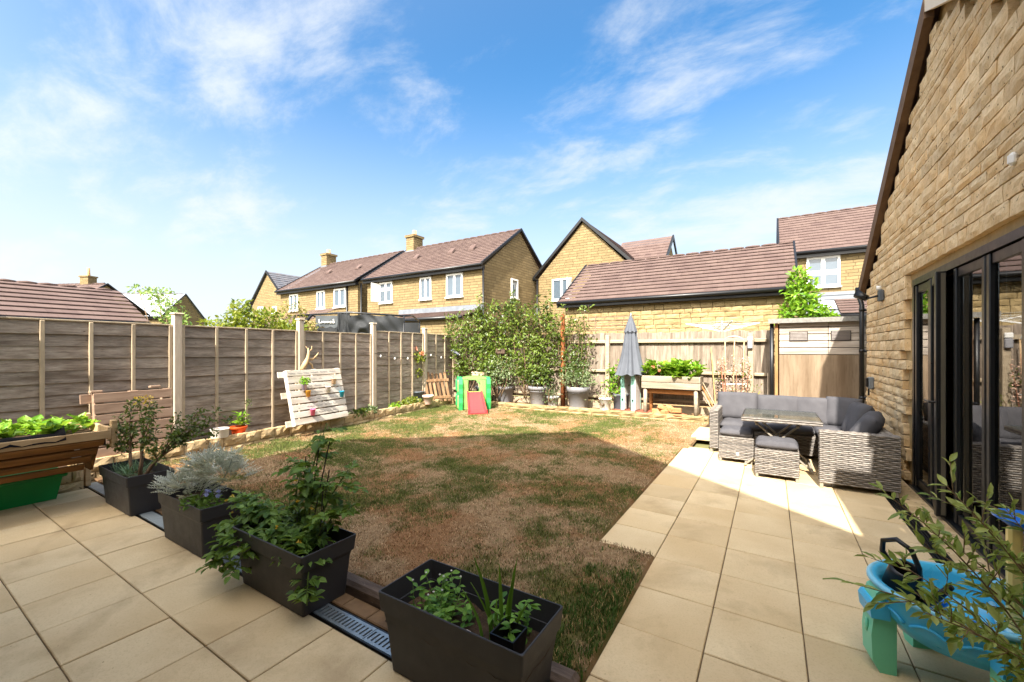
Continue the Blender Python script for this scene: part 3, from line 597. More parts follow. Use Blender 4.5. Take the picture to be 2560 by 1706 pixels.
ss = thing('step_slab', 'loose pale stone slab step beside the sofa at the back corner of the lawn', 'step', (-1.0, 8.5, 0))
MB().cb(.42, 1.0, .07, .006, Matrix.Translation((0, 0, .028))).build('slab', SLAB, ss)

# ------------------------------------------------------------------ shed
SHB = mk('bleached_shiplap', '#a09488', '#c0b6a9', '#8c8073', scale=6, stretch=(.45, 3, 6), bump=.3, bscale=24, rnd=.1, spots=('#7d6a55', 8, .70))
PLY = mk('weathered_plywood', '#7a6955', '#927f69', '#6b5945', scale=3.2, grain=('#54432f', (10, 10, .6), 5, .6), stretch=(3.2, 3, .45), bump=.25, rnd=.04, spots=('#6f573c', 5, .72))
sh = thing('garden_shed', 'weathered timber shed with two dark vents at the back right corner', 'shed', (.7, 9.6, 0))
Ys = 9.45 - 9.6
MB().box(-.6, .95, .0, 1.5, .05, 2.1).build('carcass', plain('shed_dark', '#2b251f', .9, .1), sh)
MB().box(-.56, .93, Ys + .012, Ys + .03, .03, 1.503).build('door_panel', PLY, sh)
for i in range(5):
    for xa, xb in ((-.56, .19), (.194, .93)):
        plank('shiplap', (xa, Ys + .018, 1.505 + .128 * i + .064), (xb, Ys + .018, 1.505 + .128 * i + .064), .022, .119, SHB, sh, .008)
for x, y in ((-.6, Ys + .02),): plank('corner_post', (x - .005, y, 0), (x - .005, y, 2.13), .05, .055, mk('shed_orange_trim', '#8f6440', '#a67a52', stretch=(3, 3, .5), rnd=.1), sh, .004, up=(0, 1, 0))
VENT = plain('dark_vent', '#3a332f', .55, .4)
for x in (-.256, .37):
    v = MB().box(x - .145, x + .145, Ys - .006, Ys + .006, 1.76, 1.94).build('vent', VENT, sh); m2 = MB()
    for k in range(6): m2.hexa([(x - .13, Ys - .012, 1.775 + k * .026), (x + .13, Ys - .012, 1.775 + k * .026), (x + .13, Ys - .0065, 1.785 + k * .026), (x - .13, Ys - .0065, 1.785 + k * .026)], [(x - .13, Ys - .012, 1.779 + k * .026), (x + .13, Ys - .012, 1.779 + k * .026), (x + .13, Ys - .0065, 1.797 + k * .026), (x - .13, Ys - .0065, 1.797 + k * .026)])
    m2.build('louvre', plain('vent_louvre', '#5c524b', .5, .4), v)
FELT = mk('grey_roof_felt', '#6f6d68', '#8a8882', scale=20, bump=.4, rnd=0)
MB().hexa([(-.74, Ys - .1, 2.1), (1.0, Ys - .1, 2.1), (1.0, 1.6, 2.22), (-.74, 1.6, 2.22)], [(-.74, Ys - .1, 2.185), (1.0, Ys - .1, 2.185), (1.0, 1.6, 2.25), (-.74, 1.6, 2.25)]).build('roof', FELT, sh, fix=True)
MB().tube([(-.68, Ys + .02, 2.1), (-.68, Ys + .02, .0)], .035, 10).build('downpipe', BLACKPL, sh, True)

# ------------------------------------------------------------------ neighbouring houses
WFRAME = plain('white_upvc', '#e6e4de', .35, .4); PANE = plain('window_pane', '#4d5964', .05, 1.0); LEAD = mk('grey_lead', '#5f646b', '#73787e', scale=5, bump=.2, rough=.6)
BLIND = plain('pale_curtain', '#a9a49b', .7, .2)
def roof_x(parent, x0, x1, ye, ze, yr, zr, n, mat, hip0=0, hip1=0, courses=False, axis=0, off=(0, 0, 0)):
    """tile courses from eave line to ridge line; the eave may start inset by hip0/hip1 at the ridge end"""
    mb = MB(); nn = max(1, int(abs(x1 - x0) / .9))
    for k in range(n):
        t0, t1 = k / n, min(1.0, (k + 1.12) / n); a0, a1 = x0 + hip0 * t0, x1 - hip1 * t0; b0, b1 = x0 + hip0 * t1, x1 - hip1 * t1
        ya, za, yb, zb = ye + (yr - ye) * t0, ze + (zr - ze) * t0, ye + (yr - ye) * t1, ze + (zr - ze) * t1; lift = .02; gap = .03 if courses else .022
        sag = lambda: R(-.004, .004)
        pt = lambda x, y, z: (x, y, z) if axis == 0 else (y, x, z)
        b = [pt(a0, ya, za + gap), pt(a1, ya, za + gap), pt(b1, yb, zb - .02), pt(b0, yb, zb - .02)]; t = [pt(a0, ya, za + gap + lift), pt(a1, ya, za + gap + lift + sag()), pt(b1, yb, zb), pt(b0, yb, zb)]
        if courses: MB().hexa(b, t).build('tile_course', mat, parent, fix=True)
        else: mb.hexa(b, t)
    if not courses: return mb.build('roof', mat, parent, fix=True)
def window(parent, x0, x1, z0, z1, y, n=2, open_=None, blind=.0, face='y', sgn=-1):
    """white casement window standing in the wall plane"""
    P = (lambda u, d, z: (u, y + sgn * d, z)) if face == 'y' else (lambda u, d, z: (y + sgn * d, u, z)); f = MB()
    def bx(a, b, d0, d1, c, d, m=0, to=None):
        A, B = P(a, d0, c), P(b, d1, d); (to or f).box(min(A[0], B[0]), max(A[0], B[0]), min(A[1], B[1]), max(A[1], B[1]), c, d, m)
    w_ = .07; bx(x0, x1, -.02, .05, z0, z0 + w_); bx(x0, x1, -.02, .05, z1 - w_, z1); bx(x0, x0 + w_, -.02, .05, z0 + w_, z1 - w_); bx(x1 - w_, x1, -.02, .05, z0 + w_, z1 - w_)
    for k in range(1, n): u = x0 + (x1 - x0) * k / n; bx(u - .055, u + .055, -.02, .045, z0 + w_, z1 - w_)
    bx(x0 - .04, x1 + .04, -.02, .09, z0 - .05, z0 - .002)
    o = f.build('window', WFRAME, parent)
    for k in range(n):
        a, b = x0 + (x1 - x0) * k / n + (w_ if k == 0 else .055), x0 + (x1 - x0) * (k + 1) / n - (w_ if k == n - 1 else .055); g = MB(); bx(a, b, .005, .012, z0 + w_, z1 - w_, to=g); g.build('pane', PANE, o)
        if blind: h = MB(); c = z0 + w_ + (z1 - z0) * blind; bx(a, b, .014, .018, c, min(z1 - w_, c + (z1 - z0) * .17), to=h); h.build('blind', BLIND, o)
    if open_ is not None:
        u = x0 if open_ == 0 else x1; g = MB().box(u - .02, u + .02, y - .5, y - .06, z0 + .05, z1 - .05); g.build('casement', WFRAME, o)
    return o
def gutter(parent, p, q, r=.06):
    d = Vector(q) - Vector(p); n = 'gutter'; return MB().tube([p, q], r, 8).build(n, BLACKPL, parent, True)
def chimney(parent, x0, x1, y, z0, z1, pot):
    mb = MB().box(x0, x1, y - .34, y + .34, z0, z1 - .12).box(x0 - .06, x1 + .06, y - .4, y + .4, z1 - .12, z1); mb.box(x0 - .03, x1 + .03, y - .37, y + .37, z0 - .1, z0 + .18, 1); o = mb.build('chimney', [FARSTONE, LEAD], parent)
    MB().lathe([(.13, 0), (.11, .3), (.1, pot), (.08, pot), (.08, 0)], 12, ((x0 + x1) / 2, y, z1)).build('chimney_pot', mk('clay_pot', '#b98a5a', '#caa070', rnd=.05), o, True)
def house_x(label, x0, x1, y0, y1, ez, rz, n=16, group=None, courses=False, name='stone_house'):
    """ridge along X, eave facing the garden"""
    h = thing(name, label, 'house', ((x0 + x1) / 2, y0, 0), 0, group); ym = (y0 + y1) / 2; ox, oy = (x0 + x1) / 2, y0
    MB().prism([(0, -.1), (0, ez - .1), (ym - oy, rz - .12), (y1 - oy, ez - .1), (y1 - oy, -.1)], 0, x0 - ox + .08, x1 - ox - .08).build('wall', FARSTONE, h, fix=True)
    roof_x(h, x0 - ox, x1 - ox, -.22, ez - .02, ym - oy, rz, n, TILE_X, courses=courses); roof_x(h, x0 - ox, x1 - ox, y1 - oy + .22, ez - .02, ym - oy, rz, 6, TILE_X)
    mb = MB()
    for x in np.arange(x0 - ox, x1 - ox - .2, .42): mb.lathe([(.0, .0), (.12, .0), (.115, .05), (.0, .08)], 8, (x + .2, ym - oy, rz - .03), sx=1.85)
    mb.build('ridge_tile', TILE_X, h, True)
    gutter(h, (x0 - ox, -.27, ez - .06), (x1 - ox, -.27, ez - .06)); MB().box(x0 - ox, x1 - ox, -.21, -.02, ez - .22, ez - .07).build('fascia', BLACKPL, h)
    for x in (x0 - ox, x1 - ox):
        for ya, yb in ((-.24, ym - oy), (y1 - oy + .24, ym - oy)):
            e = .0 if x > 0 else -.06; MB().hexa([(x - .03, ya, ez - .07), (x + .035, ya, ez - .07), (x + .035, yb, rz - .06), (x - .03, yb, rz - .06)], [(x - .03, ya, ez + .04), (x + .035, ya, ez + .04), (x + .035, yb, rz + .05), (x - .03, yb, rz + .05)]).build('verge', BLACKPL, h, fix=True)
    return h, ox, oy
A, ox, oy = house_x('long stone house with chimney and three front windows, behind the black gazebo', -16.7, -9.6, 13.4, 19.0, 5.02, 7.07, 18)
for a, b, n, op in ((-15.72, -14.85, 2, 0), (-13.1, -12.44, 2, None), (-11.58, -10.71, 2, None)): window(A, a - ox, b - ox, 3.81, 4.77, 0, n, op, blind=(.5 if a < -15 else 0))
window(A, 15.45 - oy, 16.0 - oy, 3.9, 4.75, -9.68 - ox, 1, face='x', sgn=1)
chimney(A, -16.55 - ox, -16.0 - ox, 2.8, 6.7, 7.72, .28)
for x in (-14.6, -12.4, -11.2): MB().hexa([(x - ox - .14, 1.15, 5.98), (x - ox + .14, 1.15, 5.98), (x - ox + .14, 1.38, 6.22), (x - ox - .14, 1.38, 6.22)], [(x - ox - .13, 1.15, 6.06), (x - ox + .13, 1.15, 6.06), (x - ox + .13, 1.38, 6.28), (x - ox - .13, 1.38, 6.28)]).build('roof_vent', TILE_X, A, fix=True)
MB().tube([(3.52, -.1, 4.85), (3.52, -.06, 0)], .04, 8).build('downpipe', BLACKPL, A, True)
roof_x(A, -14.4 - ox, -9.7 - ox, -1.3, 2.86, .0, 3.22, 5, TILE_X); MB().box(-14.4 - ox, -9.7 - ox, -.06, -.01, 3.2, 3.42).build('flashing', LEAD, A); gutter(A, (-14.4 - ox, -1.35, 2.82), (-9.7 - ox, -1.35, 2.82), .07); MB().box(-14.3 - ox, -9.8 - ox, -1.2, .1, -.1, 2.8).build('porch_wall', FARSTONE, A)
B, ox, oy = house_x('stone house with chimney and three small windows, left of the long house', -24.3, -17.25, 13.4, 19.2, 5.02, 7.07, 18)
for a, b in ((-23.25, -22.42), (-20.67, -19.97), (-19.19, -18.25)): window(B, a - ox, b - ox, 3.81, 4.74, 0, 2)
chimney(B, -24.2 - ox, -23.65 - ox, 2.9, 6.75, 7.7, .26)
for x in (-21.5, -18.9): MB().hexa([(x - ox - .14, 1.15, 5.95), (x - ox + .14, 1.15, 5.95), (x - ox + .14, 1.38, 6.19), (x - ox - .14, 1.38, 6.19)], [(x - ox - .13, 1.15, 6.03), (x - ox + .13, 1.15, 6.03), (x - ox + .13, 1.38, 6.25), (x - ox - .13, 1.38, 6.25)]).build('roof_vent', TILE_X, B, fix=True)
MB().tube([(-18.1 - ox, -.06, 4.9), (-18.1 - ox, -.06, 0)], .04, 8).tube([(3.5, .15, 4.9), (3.5, .15, 0)], .04, 8).build('downpipe', BLACKPL, B, True)
roof_x(B, -22.0 - ox, -18.0 - ox, -2.6, 2.75, -.4, 3.7, 6, TILE_X, 1.6, .2); MB().box(-21.8 - ox, -18.2 - ox, -2.4, .1, -.1, 2.7).build('porch_wall', FARSTONE, B); gutter(B, (-22.0 - ox, -2.65, 2.7), (-18.0 - ox, -2.65, 2.7))
def house_y(label, x0, x1, xr, y0, y1, ez, rz, mat, n=14, name='stone_house'):
    """gable facing the garden, ridge running away"""
    h = thing(name, label, 'house', (xr, y0, 0)); MB().prism([(x0 - xr + .1, -.1), (x1 - xr - .1, -.1), (x1 - xr - .1, ez - .1), (0, rz - .12), (x0 - xr + .1, ez - .1)], 1, 0, y1 - y0).build('wall', FARSTONE, h, fix=True)
    roof_x(h, -.12, y1 - y0, x0 - xr - .12, ez - .08, 0, rz, n, mat, axis=1); roof_x(h, -.12, y1 - y0, x1 - xr + .12, ez - .08, 0, rz, n, mat, axis=1)
    for xa in (x0 - xr - .14, x1 - xr + .14):
        MB().hexa([(xa, -.15, ez - .18), (0, -.15, rz - .09), (0, -.09, rz - .09), (xa, -.09, ez - .18)], [(xa, -.15, ez - .02), (0, -.15, rz + .07), (0, -.09, rz + .07), (xa, -.09, ez - .02)]).build('verge', BLACKPL, h, fix=True)
    gutter(h, (x0 - xr - .16, -.1, ez - .12), (x0 - xr - .16, y1 - y0, ez - .12)); gutter(h, (x1 - xr + .16, -.1, ez - .12), (x1 - xr + .16, y1 - y0, ez - .12)); return h
Cc = house_y('narrow stone gable house with a dark slate roof, farthest left of the row', -32.6, -28.0, -30.4, 15.9, 24, 4.95, 7.2, SLATE_Y)
window(Cc, -31.66 + 30.4, -30.95 + 30.4, 3.92, 4.74, 0, 2); window(Cc, -29.73 + 30.4, -29.22 + 30.4, 4.19, 4.66, 0, 1)
D = house_y('tall pale stone gable house rising behind the tiled garage roof', -9.5, -4.75, -7.15, 17.5, 24.5, 5.1, 7.46, TILE_Y)
window(D, -8.67 + 7.15, -7.7 + 7.15, 3.9, 4.9, 0, 2, 1); MB().tube([(-2.3, -.06, 4.9), (-2.3, -.06, 0)], .04, 8).build('downpipe', BLACKPL, D, True)
MB().prism([(2.4, -.1), (2.4, 5.0), (5.2, 7.25), (8.0, 5.0), (8.0, -.1)], 0, .4, 2.72).build('rear_wing_wall', FARSTONE, D, fix=True); roof_x(D, .2, 2.85, 2.2, 4.9, 5.2, 7.52, 14, TILE_X)
for ya, yb in ((2.1, 5.2), (8.3, 5.2)): MB().hexa([(2.83, ya, 4.72), (2.9, ya, 4.72), (2.9, yb, 7.36), (2.83, yb, 7.36)], [(2.83, ya, 4.95), (2.9, ya, 4.95), (2.9, yb, 7.58), (2.83, yb, 7.58)]).build('verge', BLACKPL, D, fix=True)
E_, ox, oy = house_x('stone house with a wide white window, tallest roof at the right beyond the shed', .25, 8, 18.2, 24.4, 5.1, 7.25, 14)
window(E_, 1.09 - ox, 2.04 - ox, 3.82, 4.88, 0, 2, blind=.32)
roof_x(E_, .9 - ox, 7 - ox, -2.7, 2.62, -.05, 3.62, 5, mk('grey_slate_tile', '#5f646a', '#74787d', scale=4, rnd=.05)); roof_x(E_, 1.75 - ox, 2.5 - ox, -2.75, 2.66, -1.2, 3.24, 6, TILE_X)
MB().hexa([(1.35 - ox, -2.3, 2.85), (1.7 - ox, -2.3, 2.85), (1.7 - ox, -1.6, 3.1), (1.35 - ox, -1.6, 3.1)], [(1.35 - ox, -2.3, 2.92), (1.7 - ox, -2.3, 2.92), (1.7 - ox, -1.6, 3.17), (1.35 - ox, -1.6, 3.17)]).build('skylight', WFRAME, E_, fix=True)
MB().box(.95 - ox, 6.9 - ox, -2.5, 0, -.1, 2.6).build('lean_to_wall', FARSTONE, E_); gutter(E_, (.9 - ox, -2.75, 2.58), (7 - ox, -2.75, 2.58), .07)
# garage right behind the fence: coursed stones and tile courses one by one
ga = thing('stone_garage', 'single-storey stone garage with a long brown tiled roof behind the back fence', 'garage', (-2.5, 12.2, 0)); ox, oy = -2.5, 12.2
MB().box(-5.55 - ox, .46 - ox, 0.06, 4.7, -.1, 2.98).prism([(.06, 2.97), (2.35, 4.5), (4.7, 2.97)], 0, -5.5 - ox, .42 - ox).build('wall', MORTAR_P, ga, fix=True)
stone_run((-5.6 - ox, 0, 0), 0, 6.1, 1.3, 3.0, .07, STONE_PALE, ga, .2, .46, hmin=.105, hmax=.16, cap=300, gap=.014)
stone_run((.5 - ox, .07, 0), pi / 2, 4.6, 1.3, 3.0, .07, STONE_PALE, ga, .25, .5, hmin=.12, hmax=.17, cap=0)
roof_x(ga, -5.75 - ox, .55 - ox, -.2, 3.1, 2.2, 4.68, 12, TILE_X, courses=True); roof_x(ga, -5.75 - ox, .55 - ox, 4.9, 3.0, 2.2, 4.68, 5, TILE_X)
for k in range(15): MB().lathe([(.0, 0), (.11, 0), (.105, .05), (0, .075)], 8, (-5.5 - ox + k * .42, 2.2, 4.66), sx=1.85).build('ridge_tile', TILE_X, ga, True)
gutter(ga, (-5.75 - ox, -.26, 3.06), (.56 - ox, -.26, 3.06), .055); MB().box(-5.7 - ox, .52 - ox, -.2, .0, 2.93, 3.05).build('fascia', BLACKPL, ga)
for xa, l in ((.56 - ox, 0), (-5.76 - ox, 0)): MB().hexa([(xa - .02, -.22, 2.93), (xa + .03, -.22, 2.93), (xa + .03, 2.2, 4.55), (xa - .02, 2.2, 4.55)], [(xa - .02, -.22, 3.13), (xa + .03, -.22, 3.13), (xa + .03, 2.2, 4.74), (xa - .02, 2.2, 4.74)]).build('verge', BLACKPL, ga, fix=True)
# garage beyond the left fence
lg = thing('tiled_garage', 'low garage with a brown tiled roof beyond the left fence', 'garage', (-18.8, 0, 0))
MB().prism([(-2.5, -.1), (2.5, -.1), (2.5, 2.35), (0, 3.45), (-2.5, 2.35)], 1, -7, 4.7).build('wall', FARSTONE, lg, fix=True)
roof_x(lg, -7, 4.9, 2.75, 2.42, 0, 3.6, 8, TILE_Y, axis=1, courses=True); roof_x(lg, -7, 4.9, -2.75, 2.42, 0, 3.6, 4, TILE_Y, axis=1); gutter(lg, (2.8, -7, 2.36), (2.8, 4.9, 2.36), .075)
mb = MB()
for k in range(28): mb.lathe([(.0, 0), (.12, 0), (.11, .05), (0, .08)], 8, (0, -6.8 + k * .42, 3.58), sy=1.85)
mb.build('ridge_tile', TILE_Y, lg, True)
# houses in the far distance on the left
h, ox, oy = house_x('distant stone house with a tall chimney, at the far left edge', -60, -46.2, 6, 12, 5.2, 7.3, 10); chimney(h, -48 - ox, -47.2 - ox, 2.9, 6.9, 7.9, .7); h.rotation_euler = (0, 0, radians(25))
h, ox, oy = house_x('distant brown tiled house with a small gable just above the left garage roof', -44.5, -37.6, 6, 11, 4.2, 6.15, 10); h.rotation_euler = (0, 0, radians(20))
h, ox, oy = house_x('distant stone gable house with a grey slate roof, behind the left fence post', -54, -45, 12.2, 18.2, 4.6, 7.0, 10); h.rotation_euler = (0, 0, radians(38))
for c in h.children:
    if c.name.split('.')[0] == 'roof': c.data.materials[0] = mk('grey_slate_far', '#8a8f96', '#9ba0a6', scale=3, rnd=.03)

# ------------------------------------------------------------------ anthracite planters on the drain edge
PLANTER = plain('planter_plastic', '#323133', .5, .4, bump=.25, bscale=260, var=.06)
def planter(label, x0, x1, y0=1.43, y1=1.72, h=.39, soil=.30, curved=False, rimh=.1):
    t = thing('planter', label, 'planter', ((x0 + x1) / 2, (y0 + y1) / 2, 0), 0, 'row of dark rectangular planters'); W, Dp = (x1 - x0) / 2, (y1 - y0) / 2; mb = MB()
    def ring(w, d, z, r=.012):
        o = []
        for sx, sy, a0 in ((1, 1, 0), (-1, 1, pi / 2), (-1, -1, pi), (1, -1, 3 * pi / 2)):
            for k in range(4): a = a0 + pi / 2 * k / 3; o.append((sx * (w - r) + r * cos(a), sy * (d - r) + r * sin(a), z))
        return o
    zb = h - rimh; prof = [(W - .01, Dp - .01, .0), (W, Dp, .006), (W + .030, Dp + .022, zb), (W + .046, Dp + .036, zb + .004), (W + .055, Dp + .044, h - .003), (W + .052, Dp + .041, h), (W + .047, Dp + .036, h - .001), (W + .037, Dp + .026, zb), (W + .02, Dp + .013, soil - .05)]
    vs = []; n = 16
    for w_, d_, z in prof: vs += ring(w_, d_, z)
    fs = [(k * n + j, k * n + (j + 1) % n, (k + 1) * n + (j + 1) % n, (k + 1) * n + j) for k in range(len(prof) - 1) for j in range(n)] + [tuple(reversed(range(n)))]
    if curved: vs = [(x, y + (-.04 * (1 - (x / W) ** 2) if y < 0 else 0) * (z / h), z - (.03 * (1 - (x / W) ** 2) if z > zb and y < 0 else 0)) for x, y, z in vs]
    mb.add(vs, fs); mb.build('tub', PLANTER, t, fix=True)
    g = MB(); nx_, ny_ = 14, 7; g.add([((i / (nx_ - 1) - .5) * 2 * (W + .03), (j / (ny_ - 1) - .5) * 2 * (Dp + .02), soil + R(-.012, .012)) for j in range(ny_) for i in range(nx_)], [(j * nx_ + i, j * nx_ + i + 1, (j + 1) * nx_ + i + 1, (j + 1) * nx_ + i) for j in range(ny_ - 1) for i in range(nx_ - 1)]); g.build('soil', SOIL, t)
    return t
planter('dark planter with a gnarled woody shrub, farthest left in the row', -5.87, -5.17)
planter('dark bow-fronted planter overflowing with silver leaved plants', -4.36, -3.65, curved=True)
planter('dark planter holding the tall tomato plant, third from the left', -3.05, -2.345)
planter('dark planter with water plants and a white stone, nearest the camera', -1.59, -.87, h=.40, soil=.25)
t = tag(MB().build('x', PLANTER) if False else MB().add([(-.05, -.05, 0), (.05, -.05, 0), (.05, .05, 0), (-.05, .05, 0), (-.06, -.06, .12), (.06, -.06, .12), (.06, .06, .12), (-.06, .06, .12), (-.054, -.054, .12), (.054, -.054, .12), (.054, .054, .12), (-.054, .054, .12), (-.05, -.05, .03), (.05, -.05, .03), (.05, .05, .03), (-.05, .05, .03)], [(0, 1, 5, 4), (1, 2, 6, 5), (2, 3, 7, 6), (3, 0, 4, 7), (4, 5, 9, 8), (5, 6, 10, 9), (6, 7, 11, 10), (7, 4, 8, 11), (8, 9, 13, 12), (9, 10, 14, 13), (10, 11, 15, 14), (11, 8, 12, 15), (12, 13, 14, 15)]).build('square_pot', BLACKPL, None, fix=True, loc=(-.97, 1.53, .245)), 'small square black pot sunk in the nearest planter', 'pot')
WS = mk('pink_white_stone', '#cdbdb2', '#e2d8cf', '#b98f7c', scale=12, bump=.3, rnd=0)
def pebble(label, loc, s, rz=0):
    mb = MB(); vs = []; fs = []; n, m = 10, 7
    for i in range(m):
        for j in range(n): a, b = 2 * pi * j / n, pi * (i + .5) / m - pi / 2; r = 1 + .12 * sin(3 * a + i); vs.append((s[0] * r * cos(a) * cos(b), s[1] * r * sin(a) * cos(b), s[2] * sin(b)))
    for i in range(m - 1):
        for j in range(n): fs.append((i * n + j, i * n + (j + 1) % n, (i + 1) * n + (j + 1) % n, (i + 1) * n + j))
    fs += [tuple(reversed(range(n))), tuple(range((m - 1) * n, m * n))]; o = mb.add(vs, fs).build('pebble', WS, None, True, loc=loc); o.rotation_euler = (0, 0, rz); tag(o, label, 'stone')
pebble('white and pink stone at the front rim of the nearest planter', (-1.17, 1.47, .285), (.05, .035, .04), .4); pebble('pinkish flat stone lying left of the white one in the nearest planter', (-1.245, 1.465, .275), (.05, .04, .03), 1.2); pebble('grey pebble in the left half of the nearest planter', (-1.46, 1.50, .272), (.045, .032, .03), .2)

# ------------------------------------------------------------------ slatted vegetable trough and green box on the left
TRO = mk('trough_timber', '#6e4a27', '#8f6334', '#553a1e', scale=6, stretch=(3, .45, 5), bump=.25, rnd=.14); TROP = mk('trough_pale_timber', '#a88a63', '#c4a880', scale=6, stretch=(2, .6, 3), bump=.2, rnd=.1)
tv = thing('vegetable_trough', 'V-shaped slatted wooden trough on legs full of lettuce by the left fence', 'planter', (-6.3, .7, 0)); T0 = Vector((-6.3, .7, 0))
for i in range(4):
    z = .63 - i * .085; x = -5.88 - i * .062; ye = 1.42 - i * .035
    plank('slat', Vector((x, -.5, z)) - T0, Vector((x, ye, z)) - T0, .022, .078, TRO, tv, .004, up=(.59, 0, .81)); plank('slat', Vector((-6.78 + i * .09, -.5, z)) - T0, Vector((-6.78 + i * .09, ye, z)) - T0, .022, .078, TRO, tv, .004, up=(-.69, 0, .72))
plank('top_rail', Vector((-5.86, -.5, .712)) - T0, Vector((-5.86, 1.47, .712)) - T0, .03, .085, TROP, tv, .004); plank('top_rail', Vector((-6.83, -.5, .712)) - T0, Vector((-6.83, 1.47, .712)) - T0, .03, .085, TROP, tv, .004)
plank('end_board', Vector((-6.83, 1.455, .72)) - T0, Vector((-5.85, 1.455, .72)) - T0, .03, .13, TROP, tv, .004); MB().prism([(-6.75, .66), (-5.93, .66), (-6.2, .3), (-6.42, .3)], 1, 1.39, 1.41).build('end_panel', TRO, tv, loc=-T0)
for x, zb in ((-5.9, .56), (-6.8, 0)): plank('leg', Vector((x, 1.5, zb)) - T0, Vector((x, 1.5, .85)) - T0, .07, .05, TROP, tv, .006, up=(0, 1, 0)); plank('leg', Vector((x, -.45, 0)) - T0, Vector((x, -.45, .85)) - T0, .07, .05, TROP, tv, .006, up=(0, 1, 0))
mb = MB(); n = 24; vs = []
for i in range(n):
    y = -.48 + 1.62 * i / (n - 1); o = R(-.012, .012); vs += [(-6.0, y, .70), (-5.93 + o, y, .78 + o + (.05 if i == n - 1 else 0)), (-5.87 + o, y, .765 + o), (-5.838 + o * .5, y, .70 + o)]
mb.add(vs, [(i * 4 + k, (i + 1) * 4 + k, (i + 1) * 4 + k + 1, i * 4 + k + 1) for i in range(n - 1) for k in range(3)]); mb.build('liner', plain('black_fleece', '#141316', .85, .1, bump=.6, bscale=30), tv, True, loc=-T0)
MB().box(-6.8, -5.9, -.48, 1.44, .60, .70).build('soil', SOIL, tv, loc=-T0)
GRN = plain('green_tub_plastic', '#0a8f45', .35, .45, var=.05)
gb = thing('green_box', 'bright green plastic storage box under the wooden trough', 'box', (-6.62, .55, 0))
MB().hexa([(-.22, -.75, .0), (.15, -.75, .0), (.15, .64, .0), (-.22, .64, .0)], [(-.25, -.78, .24), (.19, -.78, .24), (.19, .68, .24), (-.25, .68, .24)]).build('body', GRN, gb, fix=True); MB().cb(.5, 1.53, .035, .01, Matrix.Translation((-.03, -.05, .258))).build('lid', GRN, gb)

# ------------------------------------------------------------------ pallets against the left fence
PWH = mk('white_painted_pallet', '#c9c0b2', '#ded6c9', '#b3a48f', scale=5, stretch=(1, .5, 3), bump=.25, rnd=.05, spots=('#8d7a62', 14, .71)); PBR = mk('pinkish_pallet_timber', '#8a705c', '#a98e78', scale=6, stretch=(1, .5, 4), bump=.3, rnd=.12)
def pallet(name, label, p0, heading, L_, Ht, lean, mat, nb, fill):
    t = thing(name, label, 'pallet', p0, 0); t.rotation_euler = (0, 0, heading)        # local: +Y along the pallet, -X leans back
    up = Vector((-sin(lean), 0, cos(lean))); outn = Vector((cos(lean), 0, sin(lean))); bw_ = Ht / nb
    for i in range(nb): plank('plank', up * (bw_ * (i + .5)) + outn * .075, up * (bw_ * (i + .5)) + outn * .075 + Vector((0, L_, 0)), .018, bw_ * fill, mat, t, .004, up=tuple(up))
    for y in (.06, L_ / 2, L_ - .06): plank('stringer', Vector((0, y, 0)) + outn * .02, up * Ht + Vector((0, y, 0)) + outn * .02, .09, .085, mat, t, .004, up=tuple(outn))
    for i in (0, nb // 2, nb - 1): plank('back_plank', up * (bw_ * (i + .5)) - outn * .035 + Vector((0, -.09, 0)), up * (bw_ * (i + .5)) - outn * .035 + Vector((0, L_ - .05, 0)), .018, bw_ * .85, mat, t, .004, up=tuple(up))
    return t, up, outn
PH = radians(7.5); PP = Vector((-7.20, 4.19, .22)); pw, pup, pout = pallet('white_pallet', 'white painted pallet planter leaning on the left fence with tiny hanging buckets', PP, PH, 1.22, 1.02, radians(14), PWH, 8, .80)
Mw = Matrix.Translation(PP) @ Matrix.Rotation(PH, 4, 'Z')
def onp(y, h, o=.09): return Mw @ (pup * h + pout * o + Vector((0, y, 0)))
INK = plain('faded_ink', '#8d8781', .9, .05); rs = random.Random(5)
def scribble(y0, y1, h, amp=.028):
    mb = MB(); y = y0
    while y < y1:
        wl = min(rs.uniform(.08, .2), y1 - y); pts = [];
        for k in range(int(wl / .009)):
            yy = y + k * .009; pts.append(pup * (h + amp * .55 * sin(k * 1.9 + rs.uniform(-.4, .4)) * rs.uniform(.4, 1)) + pout * .0858 + Vector((0, yy, 0)))
        if len(pts) > 2: mb.tube(pts, .0025, 4)
        y += wl + .03
    return mb
for k, (a, b) in enumerate(((.0, 0), (.35, .95), (.3, 1.0), (.35, 1.05), (.32, .8), (.4, .8), (.35, .75), (.04, 1.1))):
    if b: scribble(a, b, (k + .5) * 1.02 / 8).build('handwriting', INK, pw)
def bucket(label, y, h, col, plant=None):
    p = onp(y, h, .135); t = thing('hanging_bucket', label, 'bucket', p, 0, 'little buckets hung on the white pallet')
    MB().lathe([(.0, -.06), (.034, -.06), (.047, .05), (.051, .052), (.05, .058), (.044, .05), (.03, -.03), (0, -.03)], 14).build('pail', plain('bucket_' + col[1:], col, .4, .4), t, True); MB().tube([(-.035, -.04, .05), (-.05, -.0, .11), (-.035, .04, .05)], .003, 5).build('handle', GALV, t, True); return p
bucket('yellow mini bucket hung on the white pallet', .33, .55, '#e2a62a'); bucket('pink mini bucket low on the white pallet', .36, .2, '#ee6f9a'); bucket('white mini bucket at the middle of the white pallet', .79, .59, '#ece8e2'); bucket('cream mini bucket high on the right of the white pallet', .96, .74, '#e9c49c'); bucket('turquoise mini bucket at the right edge of the white pallet', 1.1, .47, '#22a6c4'); LILP = bucket('lilac mini bucket with a bushy plant on the white pallet', .27, .68, '#c2b2cf')
